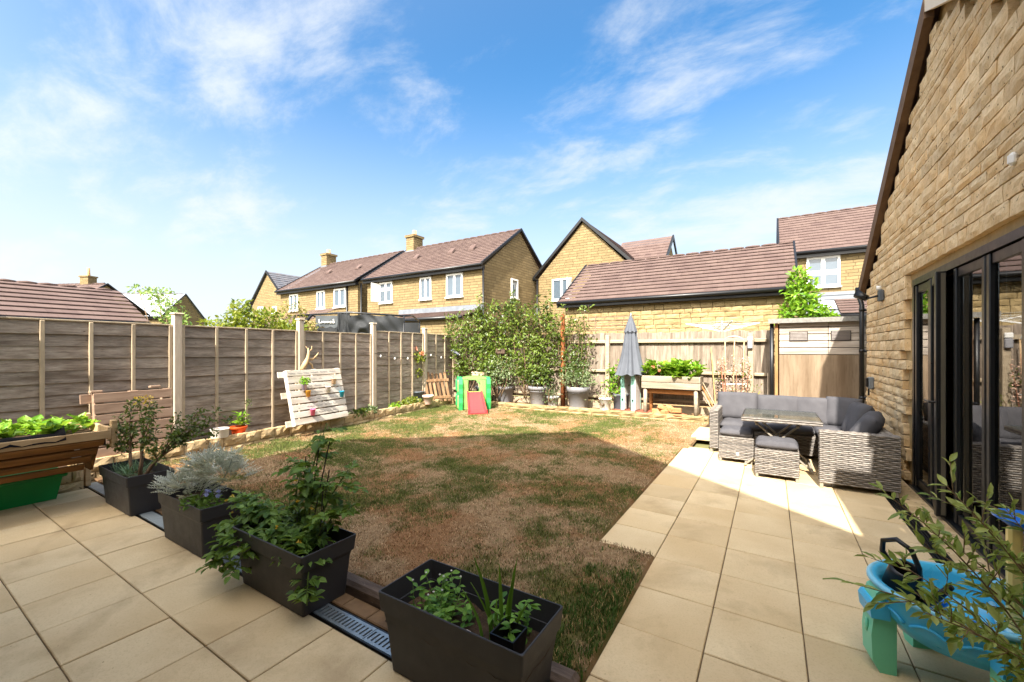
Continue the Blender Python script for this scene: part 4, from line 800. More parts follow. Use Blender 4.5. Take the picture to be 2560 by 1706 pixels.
tw = thing('twig_ornament', 'tan branching twig ornament on top of the white pallet', 'ornament', Mw @ (pup * 1.02 + Vector((0, .5, 0)))); TWG = mk('tan_twig', '#a98a63', '#c9ad84', rnd=.05)
MB().tube([(0, -.1, 0), (.0, -.03, .12), (0, .02, .22), (0, .04, .34), (0, .02, .42)], [.045, .05, .035, .024, .012], 7).tube([(0, .02, .22), (0, .12, .2), (0, .2, .27), (0, .24, .33)], [.03, .022, .014, .008], 6).tube([(0, .0, .16), (0, .1, .1), (0, .13, 0)], [.035, .02, .015], 6).tube([(0, .04, .34), (0, .1, .4), (0, .1, .46)], [.016, .01, .006], 5).tube([(0, .16, .23), (0, .25, .22)], [.014, .006], 5).tube([(0, .03, .38), (0, -.02, .45)], [.012, .005], 5).build('branch', TWG, tw, True)
pb, bup, bout = pallet('brown_pallet', 'pinkish bare wood pallet planter behind the left trough', Vector((-7.28, 1.66, .2)), -TH, .84, .84, radians(6), PBR, 6, .86)
for y, hgt in ((.04, .84), (.66, .86)):
    plank('block', bup * hgt + Vector((0, y, 0)) + bout * .03, bup * (hgt + .03) + Vector((0, y, 0)) + bout * .03, .07, .12, PBR, pb, .006)

# ------------------------------------------------------------------ pots
def pot(name, label, loc, r0, r1, h, mat, rim=.03, rimw=.012, soil=True, group=None, cat='pot'):
    t = thing(name, label, cat, loc, 0, group); MB().lathe([(0, 0), (r0, 0), (r0 + .004, .006), (r0 + (r1 - r0) * (h - rim) / h, h - rim), (r1 + rimw, h - rim + .003), (r1 + rimw + .003, h - .004), (r1 + rimw, h), (r1 - .004, h), (r1 - .012, h - rim), (r0 + (r1 - r0) * .7, h * .7)], 28).build('tub', mat, t, True)
    if soil: MB().lathe([(0, h * .84), (r1 - .014, h * .84 - .004)], 20).build('soil', SOIL, t)
    return t
GREYP = plain('grey_pot_plastic', '#88878a', .5, .35, var=.05); TERR = mk('terracotta', '#a85f3f', '#bf7a58', scale=10, bump=.15, rnd=.08); WHT = mk('white_glazed_pot', '#cfc9bf', '#e0dbd2', scale=6, bump=.1, rnd=.04); ORNG = plain('orange_pot', '#d8521e', .45, .4); PGREY = plain('dark_grey_pot', '#585b62', .5, .35)
gpots = 'grey tubs along the back wall'
pot('grey_tub', 'grey tub with climber roots just right of the toy slide', (-6.33, 9.8, .14), .19, .245, .44, GREYP, .08, .012, group=gpots)
pot('grey_tub', 'large grey tub in the middle of the back bed, left of the brown post', (-5.2, 9.7, .14), .2, .275, .50, GREYP, .09, .014, group=gpots)
pot('grey_tub', 'largest grey tub with variegated leaves, right of the brown post', (-4.08, 9.68, .14), .215, .275, .54, GREYP, .13, .014, group=gpots)
pot('small_pot', 'small pale grey pot between the two larger grey tubs', (-4.72, 9.56, .15), .115, .15, .26, plain('pale_grey_pot', '#a5a3a2', .5, .35), .05, .008)
pot('grey_tub', 'dark grey tub hidden behind the toy slide', (-6.95, 9.65, .14), .19, .24, .42, PGREY, .06, .012, group=gpots)
pot('white_pot', 'plain white pot on the back wall left of the umbrella', (-3.36, 9.6, .15), .115, .145, .29, WHT, .03, .006)
pot('dark_grey_pot', 'dark grey pot with a white label beside the mint legs', (-3.07, 9.92, .14), .17, .185, .40, PGREY, .05, .006)
pot('rose_pot', 'blue grey pot of the peach rose by the left fence corner', (-8.2, 8.2, .16), .185, .225, .32, plain('blue_grey_pot', '#6f7780', .5, .35), .04, .01)
pot('terracotta_pot', 'faded terracotta pot with a pale rim in front of the picket panel', (-7.66, 8.12, .165), .095, .14, .24, mk('faded_terracotta', '#b5826a', '#c99a84', '#d8c2b3', scale=7, rnd=0), .06, .012)
pot('white_dish_pot', 'low white round pot on the left wall beside the orange pot', (-7.37, 3.12, .215), .115, .125, .14, WHT, .015, .002, soil=False)
pot('orange_pot', 'bright orange pot on the left retaining wall', (-7.47, 3.44, .19), .085, .115, .14, ORNG, .04, .01)
t = thing('timber_post', 'tall rough brown round post standing among the back climbers', 'post', (-4.55, 9.78, .1)); MB().tube([(0, 0, 0), (.01, 0, 1.2), (0, 0, 2.35), (0, 0, 2.43)], [.062, .06, .058, .03], 12).build('post', mk('rusty_brown_post', '#7a4526', '#955a33', '#5e3820', scale=5, stretch=(3, 3, .5), bump=.3, rnd=0), t, True)
t = thing('bird_bath', 'pale stone bird bath with a square top behind the toy slide', 'bird bath', (-7.05, 9.62, .14)); BATH = mk('bath_stone', '#b09a84', '#cdbba6', '#a5806a', scale=9, bump=.4, rnd=0)
MB().lathe([(.16, 0), (.14, .08), (.085, .14), (.07, .45), (.085, .62), (.14, .70)], 16).build('pedestal', BATH, t, True); MB().cb(.44, .34, .12, .02, Matrix.Translation((0, 0, .77))).build('basin', BATH, t)
PICK = mk('picket_timber', '#77593d', '#98785a', '#634a33', scale=6, stretch=(3, 3, .5), bump=.3, rnd=.16)
pk = thing('picket_panel', 'small leaning wooden picket panel in the back left corner', 'picket panel', (-7.86, 8.53, .16), radians(52)); 
for i in range(8):
    x = -.4 + i * .115; hh = .78 + .03 * sin(i * .9); b0 = Vector((x + .05, 0, .02)); t0 = Vector((x - .06, .2, hh)); plank('picket', b0, t0, .07, .018, PICK, pk, .004, up=(0, 1, .2))
    MB().hexa([t0 + Vector((-.036, -.008, -.01)), t0 + Vector((.034, -.008, -.005)), t0 + Vector((.034, .009, -.005)), t0 + Vector((-.036, .009, -.01))], [t0 + Vector((-.02, -.008, .035)), t0 + Vector((.012, -.008, .037)), t0 + Vector((.012, .009, .037)), t0 + Vector((-.02, .009, .035))]).build('picket_tip', PICK, pk)
for z in (.12, .58): plank('rail', (-.43 + .05 - .08 * z, -.02 + z * .25, z), (.5 - .08 * z, -.02 + z * .25, z + .02), .03, .075, PICK, pk, .004)

# ------------------------------------------------------------------ toddler climber with a red slide
LGR = plain('light_green_toy', '#7cc05c', .4, .4, var=.04); DGR = plain('mid_green_toy', '#2f9f55', .4, .4, var=.04); RED = plain('coral_red_toy', '#d63a3c', .38, .45, var=.04)
cl = thing('toy_climber', 'green plastic toddler climber with a coral red slide on the lawn', 'toy climber', (-6.52, 8.63, .03), radians(43))
for sx in (-1, 1):
    X = sx * .36; prof = []
    pts = [(0, 0), (.1, 0), (.13, .1), (.1, .22), (.13, .34), (.1, .45), (.13, .58), (.11, .74), (.05, .82), (-.02, .84), (.0, .84)]
    fr = [(-.005 - p[0] * .35, p[1]) for p in pts[:-1]]; poly = [(-.04, .0)] + [(-.05 - .02 * (k % 2), z) for k, z in enumerate((.1, .2, .32, .44, .56, .68))] + [(-.03, .80), (.05, .85), (.16, .86), (.16, .0)]
    MB().prism([(p[0], p[1]) for p in poly], 0, X - .05, X + .05).build('side_panel', DGR, cl, fix=True); MB().prism([(p[0] + .62 if p[0] > 0 else p[0] + .66, p[1]) for p in [(.14, 0)] + [(.13 + .02 * (k % 2), z) for k, z in enumerate((.1, .2, .32, .44, .56, .68))] + [(.12, .80), (.05, .84), (-.06, .84), (-.06, 0)]], 0, X - .05, X + .05).build('side_panel', DGR, cl, fix=True)
    MB().cb(.035, .42, .34, .015, Matrix.Translation((X, .36, .17))).build('step_panel', LGR, cl)
    for y, z, h in ((-.005, .22, .36), (-.005, .63, .34), (.70, .2, .34), (.72, .6, .34)): MB().lathe([(0, -h / 2), (.038, -h / 2 + .01), (.045, -h / 2 + .05), (.045, h / 2 - .05), (.038, h / 2 - .01), (0, h / 2)], 12, (X + sx * .04, y + .03, z)).build('log', LGR if y < .1 else DGR, cl, True)
    MB().cb(.16, .05, .80, .02, Matrix.Translation((sx * .235, .03, .41))).build('front_post', LGR, cl)
arch = [(-.33, .80), (-.3, .86), (-.2, .885), (.2, .885), (.3, .86), (.33, .80), (.2, .80), (.1, .835), (-.1, .835), (-.2, .80)]
MB().prism(arch, 1, .0, .06).build('arch', LGR, cl, fix=True); MB().prism([(-.33, 0), (-.33, .82), (.33, .82), (.33, 0), (.2, 0), (.2, .62), (.1, .74), (-.1, .74), (-.2, .62), (-.2, 0)], 1, .70, .74).build('back_panel', LGR, cl, fix=True)
MB().cb(.62, .66, .05, .015, Matrix.Translation((0, .36, .40))).build('platform', LGR, cl)
sl = MB(); n = 12; vs = []
for k in range(n + 1):
    t_ = k / n; y = .03 - .78 * t_; z = .44 * (1 - t_) ** 1.12 * 1.0 + .035 + (.01 if t_ > .9 else 0); wv = .17 + .03 * t_
    vs += [(-wv - .035, y, z - .03), (-wv - .03, y, z + .055), (-wv, y, z + .055), (-wv + .02, y, z), (wv - .02, y, z), (wv, y, z + .055), (wv + .03, y, z + .055), (wv + .035, y, z - .03)]
fs = [(k * 8 + j, k * 8 + j + 1, (k + 1) * 8 + j + 1, (k + 1) * 8 + j) for k in range(n) for j in range(7)] + [(k * 8 + 7, k * 8, (k + 1) * 8, (k + 1) * 8 + 7) for k in range(n)] + [tuple(range(8)), tuple(n * 8 + j for j in reversed(range(8)))]
sl.add(vs, fs).build('slide', RED, cl, fix=True)

# ------------------------------------------------------------------ umbrella, mint legs, timber planter, logs
UMB = mk('umbrella_canvas', '#4f535a', '#5c6067', scale=3, bump=.1, rough=.8, rnd=0)
um = thing('garden_umbrella', 'closed grey garden umbrella standing in the back bed', 'umbrella', (-2.78, 9.72, .14))
def folds(prof, nf, depth, ph=0):
    mb = MB(); n = nf * 6; vs = []
    for r, z in prof:
        for j in range(n): a = 2 * pi * j / n; f = 1 - depth * (.5 + .5 * cos(nf * a + ph + z)) * min(1, r * 6); vs.append((r * f * cos(a) - .03 * max(0, 1.2 - z) * (1 if cos(a) < 0 else .4) * r * 3, r * f * sin(a), z + .02 * cos(nf * a) * (r > .25)))
    return mb.add(vs, [(k * n + j, k * n + (j + 1) % n, (k + 1) * n + (j + 1) % n, (k + 1) * n + j) for k in range(len(prof) - 1) for j in range(n)])
folds([(.02, 2.25), (.09, 2.0), (.14, 1.84), (.19, 1.5), (.26, 1.18), (.33, .93), (.36, .88)], 8, .34).build('canopy', UMB, um, True, loc=(0, 0, 0)); folds([(.02, 2.26), (.09, 2.08), (.15, 1.90), (.16, 1.86)], 8, .22).build('vent_flap', UMB, um, True)
MB().lathe([(.0, 2.32), (.02, 2.3), (.014, 2.25), (.02, 2.22)], 10).tube([(0, 0, 0), (0, 0, 2.24)], .02, 10).build('pole', GALV, um, True)
MB().tube([(.13 * cos(a), .13 * sin(a), 1.88) for a in np.linspace(0, 2 * pi, 17)], .012, 5).build('tie', BLACKPL, um)
MINT = mk('mint_painted_timber', '#7db3a0', '#93c4b2', scale=5, stretch=(3, 3, .5), bump=.15, rnd=.06)
ms_ = thing('mint_stand', 'pair of mint green and white upright frames below the umbrella', 'frame', (-2.83, 9.7, .14)); o_ = Vector((-2.83, 9.7, .14))
for x, y in ((-2.97, 9.72), (-2.70, 9.62)):
    plank('post', Vector((x, y, .16)) - o_, Vector((x, y, 1.03)) - o_, .085, .03, MINT, ms_, .004, up=(0, 1, 0)); plank('post', Vector((x + .05, y + .38, .16)) - o_, Vector((x + .05, y + .38, 1.0)) - o_, .06, .03, MINT, ms_, .004, up=(0, 1, 0)); MB().hexa([Vector((x + .035, y + .02, .2)) - o_, Vector((x + .05, y + .02, .2)) - o_, Vector((x + .075, y + .37, .2)) - o_, Vector((x + .06, y + .37, .2)) - o_], [Vector((x + .035, y + .02, 1.0)) - o_, Vector((x + .05, y + .02, 1.0)) - o_, Vector((x + .075, y + .37, 1.0)) - o_, Vector((x + .06, y + .37, 1.0)) - o_]).build('side_board', WHITEPL, ms_, fix=True)
    m2 = MB()
    for z in np.arange(.3, .98, .085): m2.lathe([(0, -.0175), (.009, -.0175)], 8, (0, 0, 0)); m2.v[-16:] = [tuple(Vector((x, y - .0162, z)) - o_ + Vector((p[0], 0, p[1]))) for p in m2.v[-16:]]
    m2.build('peg_hole', BLACKPL, ms_); MB().cb(.03, .03, .04, .006, Matrix.Translation(Vector((x, y - .03, .43)) - o_)).build('latch', BLACKPL, ms_)
tag(MB().cb(.85, .5, .035, .008).build('brown_board', mk('red_brown_board', '#7d4634', '#935a45', rnd=0), None, loc=(-2.75, 9.78, .165)), 'red brown base board under the mint green frames', 'board')
WTR = mk('silvered_timber', '#8c8170', '#a59985', '#7b6f5e', scale=6, stretch=(.5, 3, 4), bump=.25, rnd=.08); WTO = mk('warm_timber', '#a06b3c', '#b98250', scale=6, stretch=(.5, 3, 3), bump=.2, rnd=.06)
tp = thing('timber_planter', 'raised silvered timber planter on legs full of lettuce by the back fence', 'planter', (-1.9, 9.83, .12)); o_ = Vector((-1.9, 9.83, .12))
for yy in (9.57, 10.06):
    for z in (.80, .945): plank('board', Vector((-2.48, yy, z)) - o_, Vector((-1.28, yy + .03, z)) - o_, .03, .138, WTR, tp, .006)
for xx in (-2.48, -1.28):
    for z in (.80, .945): plank('board', Vector((xx, 9.57, z)) - o_, Vector((xx, 10.08, z)) - o_, .03, .138, WTR, tp, .006)
MB().box(-2.46, -1.3, 9.59, 10.05, .86, .95).build('soil', SOIL, tp, loc=-o_); plank('shelf_rail', Vector((-2.4, 9.7, .66)) - o_, Vector((-1.36, 9.72, .66)) - o_, .04, .1, WTO, tp, .006)
for x, y, m_ in ((-2.42, 9.62, WTR), (-1.36, 9.65, WTR), (-2.38, 10.0, WTO), (-1.38, 10.02, WTR)): MB().tube([(x, y, .12), (x, y, .74)], .042, 12).build('leg', m_, tp, True, loc=-o_)
LOG = mk('split_log', '#a5764a', '#c4966a', '#8b5f3a', scale=9, bump=.3, rnd=.15); g_ = 'split logs under the timber planter'
for k, (x, y, z, a, tl_, lb) in enumerate(((-2.2, 9.72, .2, .3, 0, 'split log lying leftmost under the timber planter'), (-2.06, 9.70, .29, .6, .35, 'tilted split log on top of the pile, second from the left'), (-1.9, 9.72, .28, -.5, .5, 'steeply tilted split log in the middle of the pile'), (-2.0, 9.66, .19, 1.2, 0, 'split log at the bottom front of the pile'), (-1.76, 9.70, .25, .1, 0, 'short upright split log on the tray at the right'))):
    o = MB().cb(.2, .11, .1, .012).build('split_log', LOG, None, loc=(x, y, z + .01)); o.rotation_euler = (0, tl_, a); tag(o, lb, 'log', g_)
tag(MB().lathe([(0, 0), (.15, 0), (.18, .025), (.17, .028), (.14, .012), (0, .012)], 22).build('saucer', TERR, None, True, loc=(-1.72, 9.7, .15)), 'flat terracotta saucer under the timber planter', 'saucer')
lp = thing('leaning_planks', 'bundle of pale planks leaning against the right end of the timber planter', 'planks', (-1.05, 9.75, .1))
for i in range(3): plank('plank', (.22 - i * .06, -.1 + i * .05, .02), (-.2 - i * .045, .08 + i * .06, .78 - i * .05), .07, .022, WTO if i == 1 else RAIL, lp, .004, up=(1, .3, .4))
ob = thing('rose_obelisk', 'thin cane climbing frame against the back fence right of the planter', 'plant support', (-.68, 10.1, .05)); mb = MB()
for x0, x1, lt in ((-.18, -.16, 1.72), (.0, .02, 1.75), (.2, .2, 1.72)): MB().tube([(x0, 0, 0), (x0 * .9, 0, .9), (x1, 0.02, lt)], .012, 6).build('cane', mk('cane', '#a98a66', '#c4a780', rnd=.1), ob, True)
MB().tube([(.2 * cos(a), 0, 1.72 + .12 * sin(a)) for a in np.linspace(0, pi, 12)], .006, 5).tube([(-.2, -.01, .8), (.22, -.01, .82)], .006, 5).build('hoop', GALV, ob)
t = tag(MB().tube([(0, 0, 0), (-.12, .12, 1.55)], .014, 6).build('bamboo_cane', mk('bamboo', '#a08257', '#bfa273', rnd=0), None, loc=(-1.0, 10.02, .1)), 'single bamboo cane leaning on the back fence beside the planter', 'cane')
bx = thing('fence_sensor_box', 'small white and grey box fixed high on the right fence post', 'box', (-.37, 10.16, 1.7)); MB().cb(.1, .05, .16, .012).build('case', GREYP, bx); MB().cb(.1, .05, .09, .012, Matrix.Translation((0, 0, .13))).build('cap', WHITEPL, bx)
# ------------------------------------------------------------------ gazebo with black netting beyond the left fence
gz_ = thing('gazebo', 'metal framed gazebo draped in black fabric beyond the left fence', 'gazebo', (-11.2, 8.3, 0)); o_ = Vector((-11.2, 8.3, 0))
ga0, ga1 = Vector((-12.6, 7.4, 0)), Vector((-9.75, 9.25, 0)); dd = (ga1 - ga0).normalized(); nn_ = Vector((-dd.y, dd.x, 0))
mb = MB(); C4 = [ga0, ga1, ga1 + nn_ * 2.4, ga0 + nn_ * 2.4]
for p in C4: mb.tube([p - o_, p - o_ + Vector((0, 0, 2.66))], .03, 8)
for i in range(4): mb.tube([C4[i] - o_ + Vector((0, 0, 2.66)), (C4[i] + C4[(i + 1) % 4]) / 2 - o_ + Vector((0, 0, 2.77)), C4[(i + 1) % 4] - o_ + Vector((0, 0, 2.66))], .03, 6)
mb.tube([ga0 + dd * .55 - o_ + Vector((0, 0, 2.7)), ga0 + dd * .1 - nn_ * .2 - o_ + Vector((0, 0, 2.1))], .05, 8); mb.build('frame', ANTH, gz_, True)
NET = plain('black_netting', '#26282a', .7, .25, bump=.4, bscale=12)
def drape(p, q, ztop, zbot, n=40, sag=0.0, fold=.05):
    mb = MB(); vs = []; m = 10
    for j in range(m + 1):
        v = j / m
        for i in range(n + 1):
            u = i / n; zt = ztop(u); zb = zbot(u); c = Vector(p).lerp(Vector(q), u) - o_; k = fold * sin(u * 9 + v * 7) * (.3 + v) + fold * .5 * sin(u * 27 - v * 11); c -= nn_ * (k + .05); vs.append((c.x, c.y, zt + (zb - zt) * v + .03 * sin(u * 17 + v * 9) * v))
    return mb.add(vs, [(j * (n + 1) + i, j * (n + 1) + i + 1, (j + 1) * (n + 1) + i + 1, (j + 1) * (n + 1) + i) for j in range(m) for i in range(n)])
drape(ga0 + dd * 1.45, ga1 + dd * .02, lambda u: 2.72 - .16 * max(0, u - .5) - .05 * abs(sin(u * 8)), lambda u: 2.12 - 1.0 * max(0, u - .45) if u > .3 else 1.2 + .92 * u / .3, fold=.06).build('curtain', NET, gz_, True); drape(ga0 + dd * 1.35, ga0 + dd * 1.75, lambda u: 2.74, lambda u: 1.0, 16, fold=.06).build('curtain', NET, gz_, True)
drape(ga0 + nn_ * 2.3, ga1 + nn_ * 2.3, lambda u: 2.6, lambda u: .8, 30).build('curtain', NET, gz_, True)
ban = drape(ga0 + dd * .68, ga0 + dd * 1.36, lambda u: 2.66, lambda u: 2.3, 16, fold=.008).build('banner', plain('grey_banner', '#4b4f52', .8, .15), gz_, True)
drape(ga0 + dd * .72, ga0 + dd * 1.36, lambda u: 2.29, lambda u: 1.6, 16, fold=.015).build('curtain', NET, gz_, True)
mb = MB(); base = ga0 + dd * .74 - nn_ * .085 - o_; S = lambda pts: mb.tube([base + dd * (.05 + a * .5) + Vector((0, 0, 2.42 + b * .13)) for a, b in pts], .013, 5)
S([(.02, 1), (.04, .1), (.08, 0), (.12, .2)]); S([(.2, .45), (.15, .25), (.2, .05), (.25, .25), (.2, .45)]); S([(.3, .5), (.34, .05), (.39, .4), (.44, .05), (.48, .5)]); S([(.54, .05), (.56, .5), (.62, .45), (.64, .05)]); S([(.7, .3), (.78, .32), (.76, .5), (.7, .4), (.72, .1), (.8, .08)]); S([(.92, .3), (.86, .4), (.84, .15), (.9, .05), (.93, .3), (.9, 1), (.94, .1), (.98, .1)]); mb.build('lettering', WHITEPL, gz_, True)

# ------------------------------------------------------------------ rattan garden set
RAT = None
def rattan_mat():
    g = G('grey_rattan'); a = g.n('ShaderNodeAttribute', attribute_name='rnd').outputs['Fac']; v = g.pos(coord='O', rnd=False)
    col = g.mix(g.rng(a, .1, .95), C3('#45403b'), C3('#857d74')); col = g.mix(g.rng(g.noise(v, 26, 3), .55, .75, 0, .5), col, C3('#a59d92')); g.bump(g.noise(v, 180, 3), .3, .002); return g.fin(col, .5, .35)
RAT = rattan_mat(); CUSH = mk('grey_cushion', '#4b4a4d', '#575659', coord='O', scale=5, bump=.2, bscale=160, bdist=.001, rough=.9, spec=.1, rnd=.03); ALU = plain('beige_aluminium', '#8d8577', .4, .4)
def weave(mb, o, u, v, w, h, rows=None, cols=None, amp=.005):
    """interlaced flat strands on a rectangle: o corner, u across, v up, normal u x v"""
    o, u, v = Vector(o), Vector(u).normalized(), Vector(v).normalized(); n = u.cross(v); rows = rows or max(2, round(h / .022)); cols = cols or max(2, round(w / .06)); rh = h / rows
    for r in range(rows):
        vs = []; z0 = r * rh; rr = (.3 + .3 * ((r * 7) % 3) / 2 + R(-.1, .1)) if r % 4 else R(.6, .8)
        for c in range(cols * 2 + 1):
            x = w * c / (cols * 2); k = amp * (1 if (c // 2 + r) % 2 else -1) * (1 if c % 2 else .0); j = R(-.0008, .0008)
            for q, f in ((.09, -.005), (.5, .0), (.91, -.005)): vs.append(o + u * x + v * (z0 + rh * q + j) + n * (k + f + .004))
        fs = [(c * 3 + q, (c + 1) * 3 + q, (c + 1) * 3 + q + 1, c * 3 + q + 1) for c in range(cols * 2) for q in range(2)]; b = len(mb.v); mb.add(vs, fs, 0, rr)
        for c in range(cols * 2 + 1):
            for q in range(3): mb.rv[b + c * 3 + q] = min(1, max(0, rr + ((.13 if (c // 2 + r) % 2 else -.13))))
    return mb
def wbox(x0, x1, y0, y1, z0, z1, faces='fblrt'):
    mb = MB(); i = .006; mb.box(x0 + i, x1 - i, y0 + i, y1 - i, z0, z1 - i, 0)
    for k in range(len(mb.rv)): mb.rv[k] = .1
    if 'f' in faces: weave(mb, (x0, y0, z0), (1, 0, 0), (0, 0, 1), x1 - x0, z1 - z0)
    if 'b' in faces: weave(mb, (x1, y1, z0), (-1, 0, 0), (0, 0, 1), x1 - x0, z1 - z0)
    if 'l' in faces: weave(mb, (x0, y1, z0), (0, -1, 0), (0, 0, 1), y1 - y0, z1 - z0)
    if 'r' in faces: weave(mb, (x1, y0, z0), (0, 1, 0), (0, 0, 1), y1 - y0, z1 - z0)
    if 't' in faces: weave(mb, (x0, y0, z1), (1, 0, 0), (0, 1, 0), x1 - x0, y1 - y0)
    return mb
def cushion_mesh(w, d, h, puff=.25, wr=.006):
    """soft box cushion with pinched corners and a piped seam"""
    nx_, ny_ = 18, 14; vs = []; fs = []; sgn = []
    for s_ in (1, -1):
        for j in range(ny_):
            for i in range(nx_):
                u, v = i / (nx_ - 1) * 2 - 1, j / (ny_ - 1) * 2 - 1; e = (1 - abs(u) ** 5) * (1 - abs(v) ** 5); pin = 1 - .035 * (abs(u) ** 3 + abs(v) ** 3) * (.5 + .5 * e)
                vs.append((u * w / 2 * (1 - .03 * v * v), v * d / 2 * (1 - .03 * u * u), s_ * (h / 2 * (.18 + .82 * max(0, e) ** .38) + puff * h * .12 * e + wr * sin(9 * u + 3 * v) * e)))
    m = nx_ * ny_
    for s_ in (0, 1):
        for j in range(ny_ - 1):
            for i in range(nx_ - 1): q = (s_ * m + j * nx_ + i, s_ * m + j * nx_ + i + 1, s_ * m + (j + 1) * nx_ + i + 1, s_ * m + (j + 1) * nx_ + i); fs.append(q if s_ == 0 else tuple(reversed(q)))
    rim = [(0, i) for i in range(nx_)] + [(j, nx_ - 1) for j in range(1, ny_)] + [(ny_ - 1, i) for i in range(nx_ - 2, -1, -1)] + [(j, 0) for j in range(ny_ - 2, 0, -1)]; L_ = [a * nx_ + b for a, b in rim]
    for k in range(len(L_)): a, b = L_[k], L_[(k + 1) % len(L_)]; fs.append((a, m + a, m + b, b))
    return MB().add(vs, fs).mesh('cushion', CUSH, True)
def cushion(label, loc, w, d, h, rot=(0, 0, 0), puff=.3, group='grey cushions on the rattan sofa'):
    return tag(link('cushion', cushion_mesh(w, d, h, puff), None, loc, rot), label, 'cushion', group)
so = thing('rattan_sofa', 'grey rattan corner sofa against the shed and the stone wall', 'sofa', (.2, 7.6, 0)); o_ = Vector((.2, 7.6, 0))
def sp(name, *a, **k): return wbox(*a, **k).build(name, RAT, so, loc=-o_)
sp('base', -.69, 1.12, 7.36, 8.0, .06, .34); sp('backrest', -.80, 1.18, 8.0, 8.1, .06, .64); sp('armrest', -.81, -.69, 7.16, 8.0, .06, .655)
sp('base', .6, 1.12, 6.06, 7.36, .06, .34); sp('backrest', 1.08, 1.18, 6.06, 8.0, .06, .63); sp('armrest', .48, 1.18, 5.95, 6.06, .06, .655)
mb = MB()
for x, y in ((.5, 5.98), (1.15, 5.98), (-.79, 7.2), (-.66, 7.4), (-.78, 8.06), (1.15, 8.06)): mb.cb(.035, .035, .06, .004, Matrix.Translation((x, y, .03)))
mb.build('foot', ALU, so, loc=-o_)
for x, lb in ((-.38, 'leftmost'), (.24, 'middle')): cushion('flat grey seat cushion, %s on the back run of the sofa' % lb, (x, 7.62, .405), .62, .6, .12)
cushion('flat grey seat cushion in the shaded corner of the sofa', (.84, 7.62, .405), .58, .6, .12); cushion('long flat grey seat cushion on the right wing of the sofa', (.82, 6.72, .405), .54, 1.22, .12)
cushion('plump grey back cushion at the left end of the sofa, fully sunlit', (-.47, 7.88, .66), .6, .46, .17, (radians(74), 0, .06)); cushion('grey back cushion in the middle of the sofa behind the table', (.1, 7.9, .645), .6, .44, .16, (radians(76), 0, 0)); cushion('grey back cushion half in shadow, right of the middle one', (.56, 7.9, .64), .5, .44, .16, (radians(76), 0, 0)); cushion('dark grey back cushion standing in the sofa corner', (.9, 7.82, .66), .46, .46, .17, (radians(76), 0, -.5))
cushion('grey cushion leaning against the stone wall side, farther of the two', (.98, 7.15, .64), .46, .5, .17, (radians(72), 0, -pi / 2 + .2)); cushion('rumpled grey cushion slumped at the near right of the sofa', (.98, 6.62, .6), .5, .48, .2, (radians(58), .1, -pi / 2 - .25))
def stool(label, x0, x1, y0, y1, logo=False):
    t = thing('rattan_stool', label, 'stool', ((x0 + x1) / 2, (y0 + y1) / 2, 0), 0, 'rattan stools by the glass table'); q = Vector(t.location); wbox(x0, x1, y0, y1, .05, .355).build('base', RAT, t, loc=-q); m2 = MB()
    for x in (x0 + .02, x1 - .02):
        for y in (y0 + .02, y1 - .02): m2.cb(.03, .03, .05, .004, Matrix.Translation((x - q.x, y - q.y, .025)))
    m2.build('foot', ALU, t)
    if logo: MB().lathe([(0, 0), (.02, 0)], 12).build('badge', WHITEPL, t, loc=((.02, y0 - q.y - .008, .13)), rot=(pi / 2, 0, 0))
    cushion('grey seat pad on ' + ('the sunlit stool in front of the table' if not logo else 'the stool left of the table'), ((x0 + x1) / 2, (y0 + y1) / 2, .41), x1 - x0, y1 - y0, .11, puff=.2)
stool('square rattan stool in front of the glass table', -.165, .29, 6.02, 6.46); stool('square rattan stool with a white badge left of the table', -.63, -.2, 6.63, 7.06, True)
tb = thing('glass_table', 'rattan edged table with a glass top and crossed legs in front of the sofa', 'table', (.11, 6.88, 0)); q = Vector((.11, 6.88, 0)); x0, x1, y0, y1 = -.335, .55, 6.4, 7.32
mb = wbox(x0, x1, y0, y1, .635, .69, 'fblr'); weave(mb, (x0 + .02, y0 + .02, .6895), (1, 0, 0), (0, 1, 0), x1 - x0 - .04, y1 - y0 - .04, amp=.001); mb.build('top', RAT, tb, loc=-q)
MB().cb(x1 - x0 - .02, y1 - y0 - .02, .006, .002, Matrix.Translation((.1075 - q.x, 6.86 - q.y, .702))).build('glass', glassmat('table_glass', (.86, .89, .88), .35), tb)
for y in (6.6, 7.14):
    for a, b in ((-.29, .36), (.46, -.2)): plank('leg', Vector((a, y + (.02 if a < 0 else -.02), .015)) - q, Vector((b, y + (.02 if a < 0 else -.02), .63)) - q, .022, .045, ALU, tb, .004, up=(0, 1, 0))
for x, z in ((-.16, .59), (.3, .59), (.09, .35), (-.29, .03), (.45, .03)): plank('crossbar', Vector((x, 6.5, z)) - q, Vector((x, 7.2, z)) - q, .03, .03, ALU, tb, .004)

